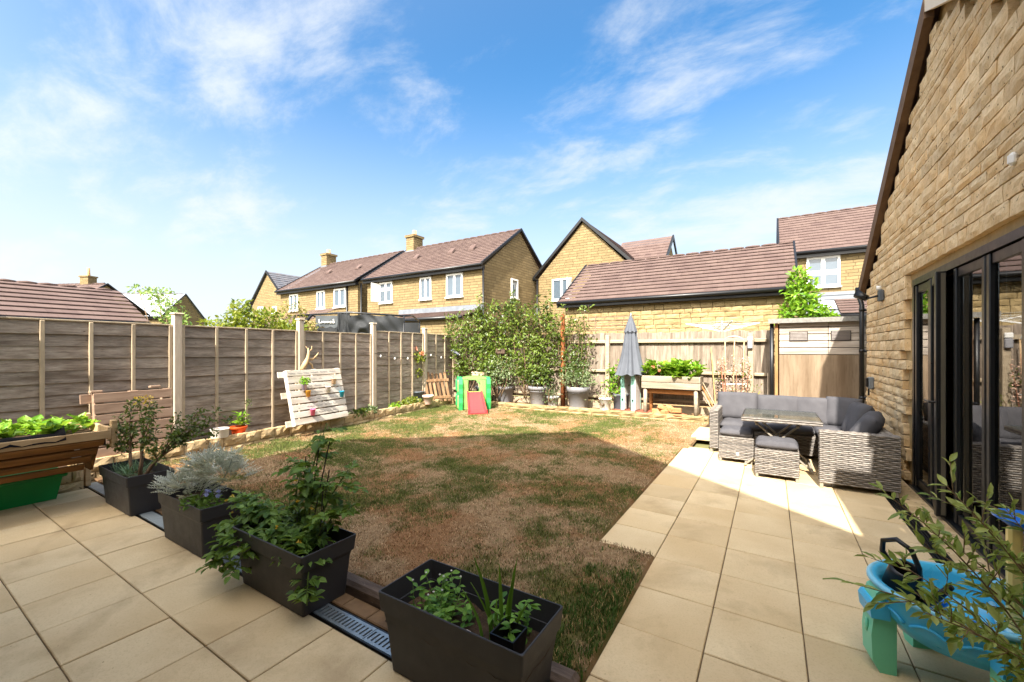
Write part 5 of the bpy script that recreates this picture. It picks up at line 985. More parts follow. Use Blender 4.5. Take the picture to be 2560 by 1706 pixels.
# ------------------------------------------------------------------ water play table, watering can, toys
AQ = plain('aqua_toy_plastic', '#3fb2dd', .32, .5, var=.04); AQD = plain('aqua_inner', '#1f8fb8', .3, .5, var=.05); MNT = plain('mint_leg_plastic', '#6fc8a2', .4, .45, var=.05); BLU = plain('bright_blue_toy', '#1473d6', .35, .45); YEL = plain('pale_yellow_toy', '#dfc574', .42, .4); GRT = plain('green_toy', '#1f9a57', .4, .4)
wt = thing('water_table', 'round aqua plastic water play table on mint legs at the lower right', 'water table', (.79, 2.80, 0)); SX, SY = 1.0, .88
MB().lathe([(0, .19), (.16, .19), (.26, .22), (.325, .30), (.345, .405), (.362, .418), (.362, .43), (.35, .437), (.325, .432), (.312, .40), (.29, .31), (.24, .265), (0, .255)], 48, sx=SX, sy=SY).build('basin', AQ, wt, True)
MB().lathe([(.337, .426), (.346, .4375), (.357, .4385), (.3665, .43), (.3665, .418), (.36, .414)], 48, sx=SX, sy=SY).build('rim', plain('pale_aqua_rim', '#7cc0d8', .35, .45), wt, True)
mb = MB()
for k in range(6):
    a = -2.9 + k * .5; pts = []
    for j in range(10): b = a + .42 * j / 9; r = .352; z = .305 + .03 * sin(pi * j / 9); pts.append((r * SX * cos(b) * (.93 + .1 * (z - .25)), r * SY * sin(b) * (.93 + .1 * (z - .25)), z))
    mb.tube(pts, .008, 6)
mb.build('wave_trim', AQ, wt, True); MB().tube([(.12, -.18, .33), (.1, 0, .335), (.14, .2, .33)], .014, 8).build('inner_divider', plain('pale_aqua', '#9fd0de', .35, .45), wt, True)
for a in (-2.95, -1.4, .5, 1.9):
    c, s_ = cos(a), sin(a); m = Matrix.Translation((.335 * SX * c, .335 * SY * s_, 0)) @ Matrix.Rotation(a, 4, 'Z'); prof = [(-.05, .0), (.015, .0), (.045, .06), (.05, .18), (.04, .27), (.045, .33), (.03, .39), (.005, .41), (-.02, .36), (-.05, .28)]
    g2 = MB().prism(prof, 1, -.055, .055); g2.v = [tuple(m @ Vector(p)) for p in g2.v]; o = g2.build('leg', MNT, wt, fix=True)
    g3 = MB().lathe([(0, -.02), (.012, -.018), (.02, 0), (.012, .018), (0, .02)], 10); g3.v = [tuple(m @ Vector((.05 + p[0] * .4, p[1] * .9, .2 + p[2] * 1.6))) for p in g3.v]; g3.build('starfish_emblem', MNT, o, True)
    g4 = MB().prism([(-.02, .27), (.055, .27), (.062, .33), (.05, .352), (-.02, .352)], 1, -.07, .07); g4.v = [tuple(m @ Vector(p)) for p in g4.v]; g4.build('leg_cuff', AQ, wt, fix=True)
for z, x, y, h in ((.27, .14, -.02, .52), (.27, .27, .04, .5)): MB().cb(.045, .045, h, .01, Matrix.Translation((x, y, z + h / 2))).build('tower_post', YEL, wt)
MB().lathe([(0, 0), (.03, 0), (.1, .05), (.115, .06), (.115, .07), (.095, .065), (.03, .02)], 24, (.2, .02, .76)).build('tower_funnel', BLU, wt, True)
for k in range(8): a = k * pi / 4; MB().cb(.075, .05, .012, .004, Matrix.Translation((.2, .01, .47)) @ Matrix.Rotation(a, 4, 'X') @ Matrix.Translation((0, 0, .05))).build('wheel_paddle', GRT, wt)
wc = thing('watering_can', 'small black watering can standing in the water table', 'watering can', (.56, 2.90, .275), radians(-35)); wc.rotation_euler = (radians(14), radians(16), radians(-35)); wc.scale = (1.25, 1.25, 1.25)
MB().lathe([(0, 0), (.066, 0), (.068, .01), (.052, .17), (.046, .185), (.04, .18), (.055, .02)], 20).build('body', BLACKPL, wc, True); MB().tube([(-.045, 0, .16), (-.085, 0, .20), (-.09, 0, .25), (-.05, 0, .29), (.0, 0, .28), (.035, 0, .22), (.045, 0, .17)], .010, 8).build('handle', BLACKPL, wc, True); MB().tube([(.05, 0, .03), (.1, 0, .12), (.13, 0, .22)], [.022, .014, .011], 10).build('spout', BLACKPL, wc, True)
t = thing('toy_rake', 'bright blue plastic sand rake lying in the water table', 'toy', (.76, 2.74, .30), .5)
MB().bar((-.1, .06, .0), (.05, -.01, .01), .022, .016).build('shaft', BLU, t)
for k in range(4): MB().bar((.05, -.05 + k * .032, .012), (.15, -.07 + k * .034, -.02), .012, .014).build('tine', BLU, t)
t = thing('toy_scoop', 'blue plastic scoop behind the rake in the water table', 'toy', (.72, 2.93, .29), 2.2); MB().lathe([(0, 0), (.03, 0), (.045, .04), (.042, .042), (.026, .006)], 14).build('bowl', BLU, t, True); MB().bar((.04, 0, .03), (.13, 0, .04), .016, .012).build('shaft', BLU, t)
pot('dark_round_pot', 'dark round pot holding the leafy shrub at the lower right corner', (.90, 2.02, 0), .17, .225, .36, plain('charcoal_pot', '#3a3632', .5, .35), .035, .01)

# ------------------------------------------------------------------ plants
def rv(a=1.0): return Vector((R(-a, a), R(-a, a), R(-a, a)))
def leafq(mb, c, d, nrm, L_, W_, fold=.25, curl=.15, r=None):
    """one leaf: folded along the midrib, tip bent down"""
    d = d.normalized(); s_ = d.cross(nrm); s_ = s_.normalized() if s_.length > 1e-5 else d.orthogonal().normalized(); n = s_.cross(d); c = Vector(c); r = R(0, 1) if r is None else r
    a = c + d * L_ * .33; b = c + d * L_ * .7 - n * L_ * curl * .35; t = c + d * L_ - n * L_ * curl; u = n * W_ * fold
    mb.add([c, a + s_ * W_ * .46 + u, a, a - s_ * W_ * .46 + u, b + s_ * W_ * .4 + u, b, b - s_ * W_ * .4 + u, t], [(0, 2, 1), (0, 3, 2), (1, 2, 5, 4), (2, 3, 6, 5), (4, 5, 7), (5, 6, 7)], 0, r)
def leaf2(mb, c, d, nrm, L_, W_, r=None):
    d = d.normalized(); s_ = d.cross(nrm); s_ = s_.normalized() if s_.length > 1e-5 else d.orthogonal().normalized(); n = s_.cross(d); m = c + d * L_ * .5; r = R(0, 1) if r is None else r
    mb.add([c, m + s_ * W_ * .5 + n * W_ * .2, m - n * W_ * .05, m - s_ * W_ * .5 + n * W_ * .2, c + d * L_ - n * L_ * .12], [(0, 2, 1), (0, 3, 2), (1, 2, 4), (2, 3, 4)], 0, r)
HEDGE = leafmat('hedge_leaf', '#223610', '#6d8030', .36, .28, .45); HEDGE2 = leafmat('variegated_leaf', '#3d5524', '#84926a', .4, .3, .4); YGRN = leafmat('yellow_green_leaf', '#4c651b', '#8c9034', .4, .4); DKGRN = leafmat('dark_small_leaf', '#26381a', '#5d6d30', .4, .25); LETT = leafmat('lettuce_leaf', '#528a1c', '#9cc23f', .38, .42); SILV = leafmat('silver_leaf', '#a1a393', '#dcdccf', .8, .15, .1); TOM = leafmat('tomato_leaf', '#3a5c22', '#7d9c48', .5, .38); POND = leafmat('pond_leaf', '#3f6b1f', '#7fa83c', .4, .35); IRIS = leafmat('iris_blade', '#3f6f22', '#79a33a', .35, .35); WIL = leafmat('shrub_leaf_dappled', '#6b8634', '#bfc878', .4, .4); LAUR = leafmat('bright_laurel_leaf', '#4b7a14', '#86ad30', .36, .4); DRY = leafmat('dry_petal', '#b58a74', '#d9b9a5', .8, .2); PEACH = leafmat('peach_petal', '#e8875f', '#f2a58c', .6, .35); YEL_F = leafmat('yellow_flower', '#e0b52c', '#ecd069', .5, .3); BLUE_F = leafmat('blue_flower', '#8c94d8', '#b3b6e8', .6, .3); WHT_F = leafmat('white_flower', '#e3ded8', '#f0ece8', .6, .3)
STEM = mk('woody_stem', '#5e4a38', '#7d664e', scale=12, bump=.3, rnd=0); GSTEM = plain('green_stem', '#5c7434', .55, .3)
def mass(mb, n, fn, L0, L1, asp, up=.5, big=False, shade=None):
    for _ in range(n):
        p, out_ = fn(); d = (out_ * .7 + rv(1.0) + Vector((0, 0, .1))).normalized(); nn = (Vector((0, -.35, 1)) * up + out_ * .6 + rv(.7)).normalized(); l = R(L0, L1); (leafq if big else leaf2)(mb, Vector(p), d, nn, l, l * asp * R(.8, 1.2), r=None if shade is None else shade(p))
def blobs_fn(blobs, edge=.45):
    """points spread through a set of ellipsoid clumps, more of them near the outside"""
    wts = [b[1][0] * b[1][2] for b in blobs]
    def f():
        c, r = random.choices(blobs, wts)[0]; u = rv().normalized(); k = R(0, 1) ** edge * R(.75, 1.12); return Vector((c[0] + u.x * r[0] * k, c[1] + u.y * r[1] * k, c[2] + u.z * r[2] * k)), u
    return f
def climber(label, x0, x1, z0, z1, n, mat, L=(.05, .085), depth=.32, stems=6, name='climbing_shrub', yoff=.38, gaps=.0, cat='shrub'):
    xc = (x0 + x1) / 2; base = (xc, BY(xc, yoff), .14); t = thing(name, label, cat, base); o = Vector(base); st = MB(); blobs = []
    for k in range(stems):
        x = x0 + (x1 - x0) * (k + .5) / stems; xb = xc + (x - xc) * .25; zt = z1 - R(0, .35); pts = [Vector((xb + (x - xb) * v ** .7 + R(-.04, .04), BY(x, yoff + R(-.1, .06) - .05 * v), .3 + (zt - .3) * v)) for v in np.linspace(0, 1, 7)]; st.tube([p - o for p in pts], [.016 - .0018 * i for i in range(7)], 5)
        for p in pts[2 if z0 > .5 else 1:]:
            if p.z > z0 - .1 and R(0, 1) > gaps: blobs.append((p + rv(.08), (R(.16, .30), depth * R(.55, .9), R(.15, .28))))
    while len(blobs) < 12: x = R(x0, x1); blobs.append((Vector((x, BY(x, yoff), R(z0, z1))), (.2, depth * .6, .2)))
    if z1 > 2:
        for _ in range(stems * 3): x = R(x0, x1); zt = z1 + R(-.45, .28); blobs.append((Vector((x, BY(x, yoff + R(-.1, .25)), zt)), (R(.05, .1), .06, R(.08, .2)))); st.tube([Vector((x + R(-.1, .1), BY(x, yoff), zt - .5)) - o, blobs[-1][0] + Vector((0, 0, .1)) - o], [.006, .002], 4)
    f0 = blobs_fn(blobs); st.build('stem', STEM, t, True)
    def f():
        p, u = f0()
        while p.z < z0 - .1: p, u = f0()
        return p - o, u
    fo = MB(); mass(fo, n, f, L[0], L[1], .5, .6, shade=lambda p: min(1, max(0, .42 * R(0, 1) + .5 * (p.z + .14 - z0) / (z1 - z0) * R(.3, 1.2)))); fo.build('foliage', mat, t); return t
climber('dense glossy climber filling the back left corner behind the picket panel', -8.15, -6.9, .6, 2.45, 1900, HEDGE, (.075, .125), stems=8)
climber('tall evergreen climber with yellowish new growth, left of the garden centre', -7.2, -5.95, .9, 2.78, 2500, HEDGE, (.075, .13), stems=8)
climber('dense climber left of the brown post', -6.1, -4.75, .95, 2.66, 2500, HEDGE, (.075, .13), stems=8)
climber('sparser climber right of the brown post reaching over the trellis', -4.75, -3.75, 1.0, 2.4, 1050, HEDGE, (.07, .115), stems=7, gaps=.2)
climber('loose silver green shrub in the grey tub by the toy slide', -6.85, -5.9, .72, 1.3, 800, HEDGE2, (.055, .09), .3, 5, 'tub_shrub', .5)
climber('leafy lower growth above the large middle grey tub', -5.6, -4.8, .8, 1.3, 600, HEDGE, (.07, .11), .3, 5, 'tub_shrub', .5)
climber('variegated shrub in the largest grey tub', -4.45, -3.7, .78, 1.25, 800, HEDGE2, (.05, .085), .3, 5, 'tub_shrub', .55)
climber('small variegated plant in the small pale pot', -4.88, -4.56, .38, .75, 170, HEDGE2, (.04, .06), .18, 3, 'pot_plant', .7, cat='plant')
climber('leafy green plant hanging on the fence left of the umbrella', -3.4, -3.0, .6, 1.3, 330, LAUR, (.06, .1), .2, 4, 'fence_plant', .25, cat='plant')
climber('thin weedy plant in the white pot', -3.5, -3.22, .42, .62, 60, HEDGE2, (.04, .07), .14, 4, 'pot_plant', .7, cat='plant')
climber('sprawling seedy bush at the foot of the cane frame', -.75, -.15, .15, .85, 420, YGRN, (.03, .06), .28, 6, 'bush', .3)
# climbing rose gone to dry pink flowers on the cane frame
t = thing('dried_climber', 'climber with dry pinkish flowers on the cane frame by the shed', 'climber', (-.68, 10.05, .08)); st = MB()
for k in range(7): x = R(-.28, .3); st.tube([(x * .3, 0, 0), (x * .8, -.02, .5), (x, -.03, 1.0), (x * 1.15, 0, R(1.2, 1.5))], [.008, .007, .006, .003], 5)
st.build('stem', mk('reddish_stem', '#8a5a44', '#a4745c', rnd=0), t, True); fo = MB(); mass(fo, 330, lambda: (Vector((R(-.32, .34), R(-.09, .06), R(.35, 1.4))), Vector((0, -1, 0))), .025, .05, .8); struct(fo.build('dry_flower', DRY, t), 'stuff'); fo = MB(); mass(fo, 110, blobs_fn([((-.3, -.03, .95), (.1, .08, .16)), ((.25, -.03, 1.05), (.12, .08, .18)), ((.0, -.02, .4), (.3, .1, .2))]), .04, .07, .6); fo.build('foliage', HEDGE, t)
# peach rose
t = thing('peach_rose', 'leggy rose bush with peach blooms in the left corner pot', 'rose bush', (-8.2, 8.2, .42)); st = MB()
for x, y, z in ((.05, 0, 1.15), (-.12, .05, 1.05), (.16, -.05, 1.0)): st.tube([(0, 0, 0), (x * .3, y * .3, .5), (x, y, z)], [.012, .01, .006], 6)
st.build('stem', STEM, t, True); fo = MB(); mass(fo, 620, blobs_fn([((-.05, 0, 1.1), (.22, .2, .17)), ((.14, -.03, .98), (.2, .18, .14)), ((-.24, .05, .98), (.14, .14, .12)), ((.05, 0, .55), (.16, .14, .12))]), .06, .1, .6); fo.build('foliage', YGRN, t)
for x, y, z in ((.02, -.08, 1.27), (.12, -.1, 1.2), (.32, -.1, 1.08), (.05, -.12, 1.12)):
    fo = MB()
    for k in range(16): u = rv().normalized(); leaf2(fo, Vector((x, y, z)) + u * .008, u, rv().normalized(), .07, .06)
    fo.build('bloom', PEACH, t)
# lettuce: leaves one by one
def leafmesh(name, L_, W_, mat, wav=.12, n=5, curl=.35):
    mb = MB(); vs = []; prof = [0.12, .62, .95, 1.0, .62, .08]
    for k, pw_ in enumerate(prof):
        v = k / (len(prof) - 1); y = L_ * v; z = -curl * L_ * v * v * .6
        for i in (-1, -.5, 0, .5, 1): vs.append((i * W_ / 2 * pw_, y, z + abs(i) * W_ * .16 + wav * W_ * sin(v * 9 + i * 4) * abs(i)))
    mb.add(vs, [(k * 5 + i, k * 5 + i + 1, (k + 1) * 5 + i + 1, (k + 1) * 5 + i) for k in range(len(prof) - 1) for i in range(4)], 0, .0); return mb.mesh(name, mat, True)
def put_leaf(me, parent, p, d, nrm, s=1.0, name='leaf'):
    d = Vector(d).normalized(); x = d.cross(Vector(nrm)); x = x.normalized() if x.length > 1e-4 else d.orthogonal().normalized(); z = x.cross(d); M = Matrix((x, d, z)).transposed(); o = link(name, me, parent, p, M.to_euler(), (s, s, s)); return o
LM = [leafmesh('leaf', .13, .085, LETT), leafmesh('leaf', .11, .075, LETT, .2), leafmesh('leaf', .12, .10, LETT, .16, curl=.55)]
def lettuce_bed(label, x0, x1, y0, y1, z, n, rad, tall, sc=1.0, name='lettuce_row'):
    t = thing(name, label, 'lettuces', ((x0 + x1) / 2, (y0 + y1) / 2, z)); o = Vector(t.location)
    for k in range(n):
        c = Vector((R(x0, x1), R(y0, y1), z - .02)) - o
        for j in range(rad): a = R(0, 6.28); e = R(.35, 1.25); d = Vector((cos(a) * cos(e), sin(a) * cos(e), sin(e))); put_leaf(random.choice(LM), t, c + Vector((d.x, d.y, 0)) * .025 + Vector((0, 0, R(0, tall))), d, Vector((0, 0, 1)) - d * .3, R(.7, 1.25) * sc)
lettuce_bed('bright green lettuces filling the slatted trough on the left', -6.7, -5.98, .5, 1.40, .75, 40, 7, .07, .85)
lettuce_bed('broad lettuces and salad leaves in the raised timber planter at the back', -2.42, -1.32, 9.62, 10.02, .98, 30, 9, .30, 1.45)
t = thing('lettuce_flower', 'few orange nasturtium blooms among the salad leaves at the back', 'flowers', (-2.2, 9.6, 1.1)); 
for x, z in ((-.03, .12), (.1, .03)):
    fo = MB()
    for k in range(12): u = rv().normalized(); leaf2(fo, Vector((x, -.04, z)), u, rv().normalized(), .045, .04)
    fo.build('bloom', PEACH, t)
# plants in the orange pot and on the white pallet
t = thing('pot_plant', 'bright leafy plant in the orange pot', 'plant', (-7.47, 3.44, .33)); o = Vector(t.location); PM = [leafmesh('leaf', .15, .05, LAUR, .05, curl=.5), leafmesh('leaf', .12, .045, LAUR, .05, curl=.6)]
for k in range(46): a = R(0, 6.28); e = R(-.1, 1.2); d = Vector((cos(a) * cos(e), sin(a) * cos(e), sin(e))); put_leaf(random.choice(PM), t, Vector((R(-.03, .05), R(-.02, .08), R(0, .2))), d, Vector((0, 0, 1)), R(.7, 1.1))
MB().tube([(.0, .05, .1), (0, .12, .28), (.0, .15, .42)], [.006, .005, .003], 5).build('stem', GSTEM, t); fo = MB(); mass(fo, 30, blobs_fn([((0, .15, .38), (.04, .05, .09))]), .03, .05, .5); fo.build('foliage', HEDGE, t)
t = thing('bucket_plant', 'pale green bushy plant in the lilac bucket on the pallet', 'plant', LILP + Vector((0, 0, .06))); fo = MB(); mass(fo, 120, blobs_fn([((.02, .0, .05), (.07, .1, .07))]), .03, .05, .7); fo.build('foliage', LETT, t)
# low plants along the left bed
for k, y, w_, h_, mt_, lb in ((5.9, .1, .26, .14, HEDGE, 'dark leafy clump at the foot of the left fence right of the white pallet'), (6.2, .12, .2, .16, HEDGE2, 'small grey green clump right of the white pallet'), (7.35, .2, .22, .14, YGRN, 'low yellow green clump on the left bed'), (7.75, .22, .3, .2, YGRN, 'broad yellow green strawberry clump in front of the rose pot'), (7.0, .15, .14, .09, LETT, 'tiny seedling clump on the left wall')):
    p = LW0 + LD * (k - 2.8) - FN * y; t = thing('bed_plant', lb, 'plant', (float(p[0]), float(p[1]), .17)); fo = MB(); mass(fo, int(150 * w_ / .2), blobs_fn([((0, 0, h_ * .45), (w_ * .7, w_ * .8, h_ * .6)), ((.05, .1, h_ * .5), (w_ * .5, w_ * .5, h_ * .5))]), .05, .09, .65); fo.build('foliage', mt_, t); MB().tube([(0, 0, 0), (0, .02, h_ * .5)], .006, 5).build('stem', GSTEM, t)
for i, (k, y, c, lb) in enumerate(((7.15, .1, '#cfd9e6', 'pale blue tray on the left wall'), (7.45, .1, '#dfe6ee', 'white plastic tray on the left wall beside the pale blue one'))): p = LW0 + LD * (k - 2.8) - FN * y; o = tag(MB().cb(.14, .2, .04, .012).build('seed_tray', plain('tray_%d' % i, c, .4, .4), None, loc=(float(p[0]), float(p[1]), .2)), lb, 'tray')
# shrub in planter A: crooked stems, small dark leaf tufts
t = thing('woody_shrub', 'gnarled open shrub with small dark leaves in the leftmost planter', 'shrub', (-5.5, 1.57, .30)); st = MB(); fo = MB()
tips = [(-.64, .0, .46), (-.45, -.02, .55), (-.3, .05, .66), (-.12, .05, .74), (.02, .1, .72), (.2, .1, .66), (.3, .25, .6), (.5, .35, .66), (.66, .42, .64), (.82, .48, .60), (.72, .4, .44), (.45, .2, .42), (-.5, -.05, .28), (.1, .1, .4), (.3, .05, .3), (-.2, .1, .5), (-.35, .0, .2), (.55, .3, .52)]
trunks = [[Vector(p) for p in q] for q in (((-.12, .0, 0), (-.16, .0, .12), (-.24, .02, .24), (-.26, .03, .36)), ((.03, .02, 0), (.02, .04, .16), (-.03, .05, .3), (.0, .06, .44)), ((.16, .02, 0), (.2, .06, .12), (.28, .16, .26), (.36, .24, .38)))]
for q in trunks: st.tube(q, [.02, .016, .013, .010], 7)
for k, tp_ in enumerate(tips):
    tpv = Vector(tp_); tk = min(trunks, key=lambda q: (q[3] - tpv).length); b0 = tk[1].lerp(tk[3], R(.2, 1)); m1 = b0.lerp(tpv, .5) + Vector((R(-.04, .04), R(-.03, .03), .03)); st.tube([b0, m1, tpv], [.008, .005, .0025], 5)
    for q_ in [b0.lerp(m1, .6), m1, m1.lerp(tpv, .5), tpv]: mass(fo, 22, blobs_fn([(q_ + rv(.025), (.065, .055, .045))]), .03, .052, .58)
st.build('stem', STEM, t, True); fo.build('foliage', DKGRN, t); fo = MB(); mass(fo, 240, lambda: (Vector((R(-.3, -.02), R(-.1, .1), R(0, .02))), Vector((R(-.5, .5), R(-.5, .5), 1))), .08, .17, .05); fo.build('grassy_tuft', leafmat('blue_green_grass', '#4f6f52', '#7d9a7c', .6, .2), t)
fo = MB(); mass(fo, 40, blobs_fn([((.05, .05, .78), (.12, .08, .06))]), .02, .035, .7); struct(fo.build('yellow_tip', YEL_F, t), 'stuff')
# silver plant in planter B
def fern(mb, c, d, up, L_, w_, n=6, r=None):
    """deeply cut leaf: a midrib strip with paired lobes"""
    d = d.normalized(); s_ = d.cross(up).normalized(); nn = s_.cross(d); r = R(0, 1) if r is None else r
    for k in range(n):
        v = (k + .6) / n; p = c + d * L_ * v - nn * L_ * .3 * v * v; ww = w_ * sin(pi * min(1, .25 + v * .72))
        for sg in (-1, 1): leaf2(mb, p, (d * .55 + s_ * sg * .9), nn, ww, ww * .42, r)
    leaf2(mb, c + d * L_ * .8 - nn * L_ * .22, d, nn, L_ * .3, w_ * .4, r)
t = thing('silver_plant', 'mound of silver grey cut leaved foliage in the bow-fronted planter', 'plant', (-4.05, 1.6, .30)); fo = MB()
for cx, cy, cz, rx, rz_, n in ((-.22, -.06, .1, .22, .16, 90), (.02, .05, .24, .3, .23, 150), (.24, .05, .22, .24, .17, 70), (-.02, -.08, .07, .24, .12, 40)):
    for _ in range(n): u = rv().normalized(); u.z = abs(u.z) * .8 + .1; fern(fo, Vector((cx + u.x * rx * .7, cy + u.y * .14, cz + u.z * rz_ * .6)), u + Vector((0, 0, .35)), Vector((0, 0, 1)) + rv(.3), R(.08, .13), R(.03, .042))
st = MB().tube([(.2, .05, .2), (.32, .05, .34), (.4, .04, .44)], [.006, .005, .004], 5).tube([(.35, .04, .38), (.44, .06, .4)], .004, 5)
for _ in range(16): u = rv().normalized(); fern(fo, Vector((.41, .05, .44)) + u * .02, u + Vector((.3, 0, .2)), Vector((0, 0, 1)), .07, .025)
for _ in range(7): u = rv().normalized(); fern(fo, Vector((-.01, .08, .43)) + u * .02, u + Vector((0, 0, .5)), Vector((0, 0, 1)), .06, .022)
fo.build('foliage', SILV, t); st.build('stem', plain('silver_stem', '#9aa296', .8, .1), t)
t = thing('bedding_plant', 'low green bedding plant with pale blue flowers at the near end of the bow-fronted planter', 'plant', (-3.78, 1.53, .30)); fo = MB(); mass(fo, 170, blobs_fn([((0, -.02, .07), (.16, .12, .07)), ((-.14, -.06, .05), (.12, .08, .05))]), .035, .06, .65, big=True); fo.build('foliage', TOM, t)
for x, y, z in ((.0, -.02, .16), (.1, .02, .16), (-.24, -.1, .06)):
    fo = MB()
    for k in range(9): u = rv().normalized(); leaf2(fo, Vector((x, y, z)), u, Vector((0, 0, 1)), .035, .03)
    fo.build('bloom', BLUE_F if x > -.1 else YEL_F, t)
# tomato plant in planter C: compound leaves, leaf objects for the larger leaflets
TL = [leafmesh('leaf', .062, .04, TOM, .1, curl=.4), leafmesh('leaf', .05, .034, TOM, .14, curl=.5), leafmesh('leaf', .075, .046, TOM, .1, curl=.55)]
t = thing('tomato_plant', 'straggly tomato plant on dark stakes spilling over the third planter', 'tomato plant', (-2.7, 1.57, .30)); st = MB(); cnt = 0; fo = MB()
stems = [[(.05, .06, 0), (.02, .08, .3), (.1, .1, .55), (.2, .12, .8)], [(.0, .05, 0), (.06, .08, .35), (.12, .1, .62), (.14, .12, .74)], [(-.12, 0, 0), (-.2, -.02, .14), (-.38, -.06, .16), (-.55, -.1, .08), (-.62, -.12, -.02)], [(-.15, .03, 0), (-.3, .02, .2), (-.5, 0, .22), (-.66, -.02, .14)], [(-.1, -.05, 0), (-.28, -.14, .1), (-.42, -.22, -.05), (-.46, -.24, -.2)], [(.2, 0, 0), (.3, .02, .18), (.36, .02, .28)], [(.22, -.05, 0), (.36, -.1, .06), (.4, -.14, -.08), (.41, -.15, -.2)], [(.05, -.05, 0), (.0, -.1, .1), (-.1, -.12, .12)], [(.15, -.04, 0), (.2, -.1, .08), (.22, -.12, .1)], [(-.2, 0, .05), (-.42, .02, .12), (-.58, -.05, .2)], [(-.2, -.08, .02), (-.4, -.2, .0), (-.5, -.28, -.12)], [(.1, .08, .3), (.3, .12, .42), (.42, .14, .4)], [(.08, .08, .4), (-.08, .1, .5), (-.16, .1, .46)], [(.1, .05, 0), (.22, .12, .3), (.34, .18, .5), (.38, .2, .44)], [(.16, .05, 0), (.3, .1, .22), (.44, .16, .3)], [(-.05, .05, 0), (-.12, .1, .3), (-.1, .14, .5)], [(-.1, -.1, .02), (-.2, -.2, .0), (-.24, -.24, -.14)], [(-.02, .05, 0), (-.05, .08, .25), (-.06, .1, .42)]]
for s_i, P_ in enumerate(stems):
    P_ = [Vector(p) for p in P_]; st.tube(P_, [.006 - .001 * k for k in range(len(P_))], 5)
    for k in range(len(P_) - 1):
        for v in (.15, .5, .85):
            c = P_[k].lerp(P_[k + 1], v)
            for q_ in range(2 if P_[k].z < .35 else 1):
                a = R(0, 6.28); d = Vector((cos(a), sin(a) * .8, R(-.5, .35))).normalized(); l = R(.05, .1) ; st.tube([c, c + d * l], .002, 4)
                for j, (f, sg) in enumerate(((1, 0), (.65, 1), (.65, -1), (.3, 1), (.3, -1))):
                    if cnt >= 298:
                        sd = d.cross(Vector((0, 0, 1))).normalized(); leafq(fo, c + d * l * f, (d + sd * sg * 1.3), Vector((0, 0, 1)) + rv(.45), R(.05, .085), R(.03, .045)); continue
                    sd = d.cross(Vector((0, 0, 1))).normalized(); put_leaf(random.choice(TL), t, c + d * l * f, (d + sd * sg * 1.3), Vector((0, 0, 1)) + rv(.45), R(.75, 1.35)); cnt += 1
mass(fo, 110, blobs_fn([((.12, .1, .55), (.12, .06, .28)), ((.05, .06, .25), (.14, .08, .2)), ((.0, -.02, .06), (.3, .14, .06)), ((-.42, -.06, .12), (.24, .12, .12)), ((.33, .0, .12), (.1, .1, .1))]), .035, .06, .55, big=True); fo.build('small_foliage', TOM, t)
st.build('stem', GSTEM, t, True)
for x, y, zt, lx in ((.02, .08, .62, .12), (.1, .05, .7, .2), (.14, .09, .5, .1), (.26, .02, .42, .02), (-.02, .1, .55, -.02)): MB().tube([(x, y, -.02), (x + lx, y + .02, zt)], .004, 5).build('stake', BLACKPL, t)
fo = MB()
for p_ in ((-.62, -.12, .2), (-.68, -.06, .08), (-.66, -.1, .0), (-.5, -.14, .26), (.1, -.02, .3), (.05, 0, .42), (.24, .1, .62), (.28, -.12, .12), (.18, .02, .26), (.0, -.1, .14)): mass(fo, 8, lambda: (Vector(p_), Vector((0, 0, 1))), .014, .022, .6)
struct(fo.build('flower', YEL_F, t), 'stuff')
# pond plants in planter D
PL = [leafmesh('leaf', .05, .02, POND, .05, curl=.4), leafmesh('leaf', .04, .022, POND, .06, curl=.5)]
t = thing('water_plant', 'small leaved water plant with tiny white flowers in the nearest planter', 'plant', (-1.28, 1.56, .25)); st = MB(); cnt = 0; fw = MB()
for k in range(30):
    if k < 22: bx_, by_ = R(-.2, .06), R(-.09, .09)
    else: bx_, by_ = R(.2, .33), R(-.02, .12)
    tall = R(.08, .16) + (.06 if bx_ < -.05 and by_ > 0 else 0) + (.05 if k >= 22 else 0); tp_ = Vector((bx_ + R(-.07, .07), by_ + R(-.05, .06), tall)); b0 = Vector((bx_, by_, 0)); st.tube([b0, b0.lerp(tp_, .5) + rv(.012), tp_], [.003, .0025, .0015], 4)
    for v in np.linspace(.15, 1, 5):
        c = b0.lerp(tp_, v)
        for sg in (0, pi):
            a = R(0, pi) + sg; d = Vector((cos(a), sin(a), R(.0, .5)))
            if cnt < 296: put_leaf(random.choice(PL), t, c, d, Vector((0, 0, 1)) + rv(.3), R(.75, 1.35)); cnt += 1
    if bx_ < -.08: fw.lathe([(0, -.005), (.006, 0), (0, .006)], 6, tuple(tp_ + Vector((0, 0, .015))))
st.build('stem', GSTEM, t, True); struct(fw.build('flower', WHT_F, t), 'stuff')
t = thing('iris', 'upright iris blades rising from the nearest planter', 'plant', (-1.06, 1.57, .25))
for x, y, hh, lx, w_ in ((-.03, 0, .38, -.09, .022), (.02, .01, .37, .0, .02), (.05, .02, .42, .06, .018), (-.06, -.03, .22, -.1, .016), (.03, .03, .30, .05, .018), (.07, .03, .24, .1, .014), (.0, -.02, .26, -.12, .012), (-.02, .02, .2, .02, .014)):
    mb = MB(); vs = []
    for k in range(7): v = k / 6; ww = w_ * (.75 + .5 * v) * (1 - v ** 3) * .5 + .0006; p = Vector((x + lx * v * v, y - .02 * v * v, hh * v)); vs += [p - Vector((ww, ww * .3, 0)), p + Vector((0, .004, 0)), p + Vector((ww, ww * .3, 0))]
    mb.add(vs, [(k * 3 + i, k * 3 + i + 1, (k + 1) * 3 + i + 1, (k + 1) * 3 + i) for k in range(6) for i in range(2)]); mb.build('blade', IRIS, t, True)
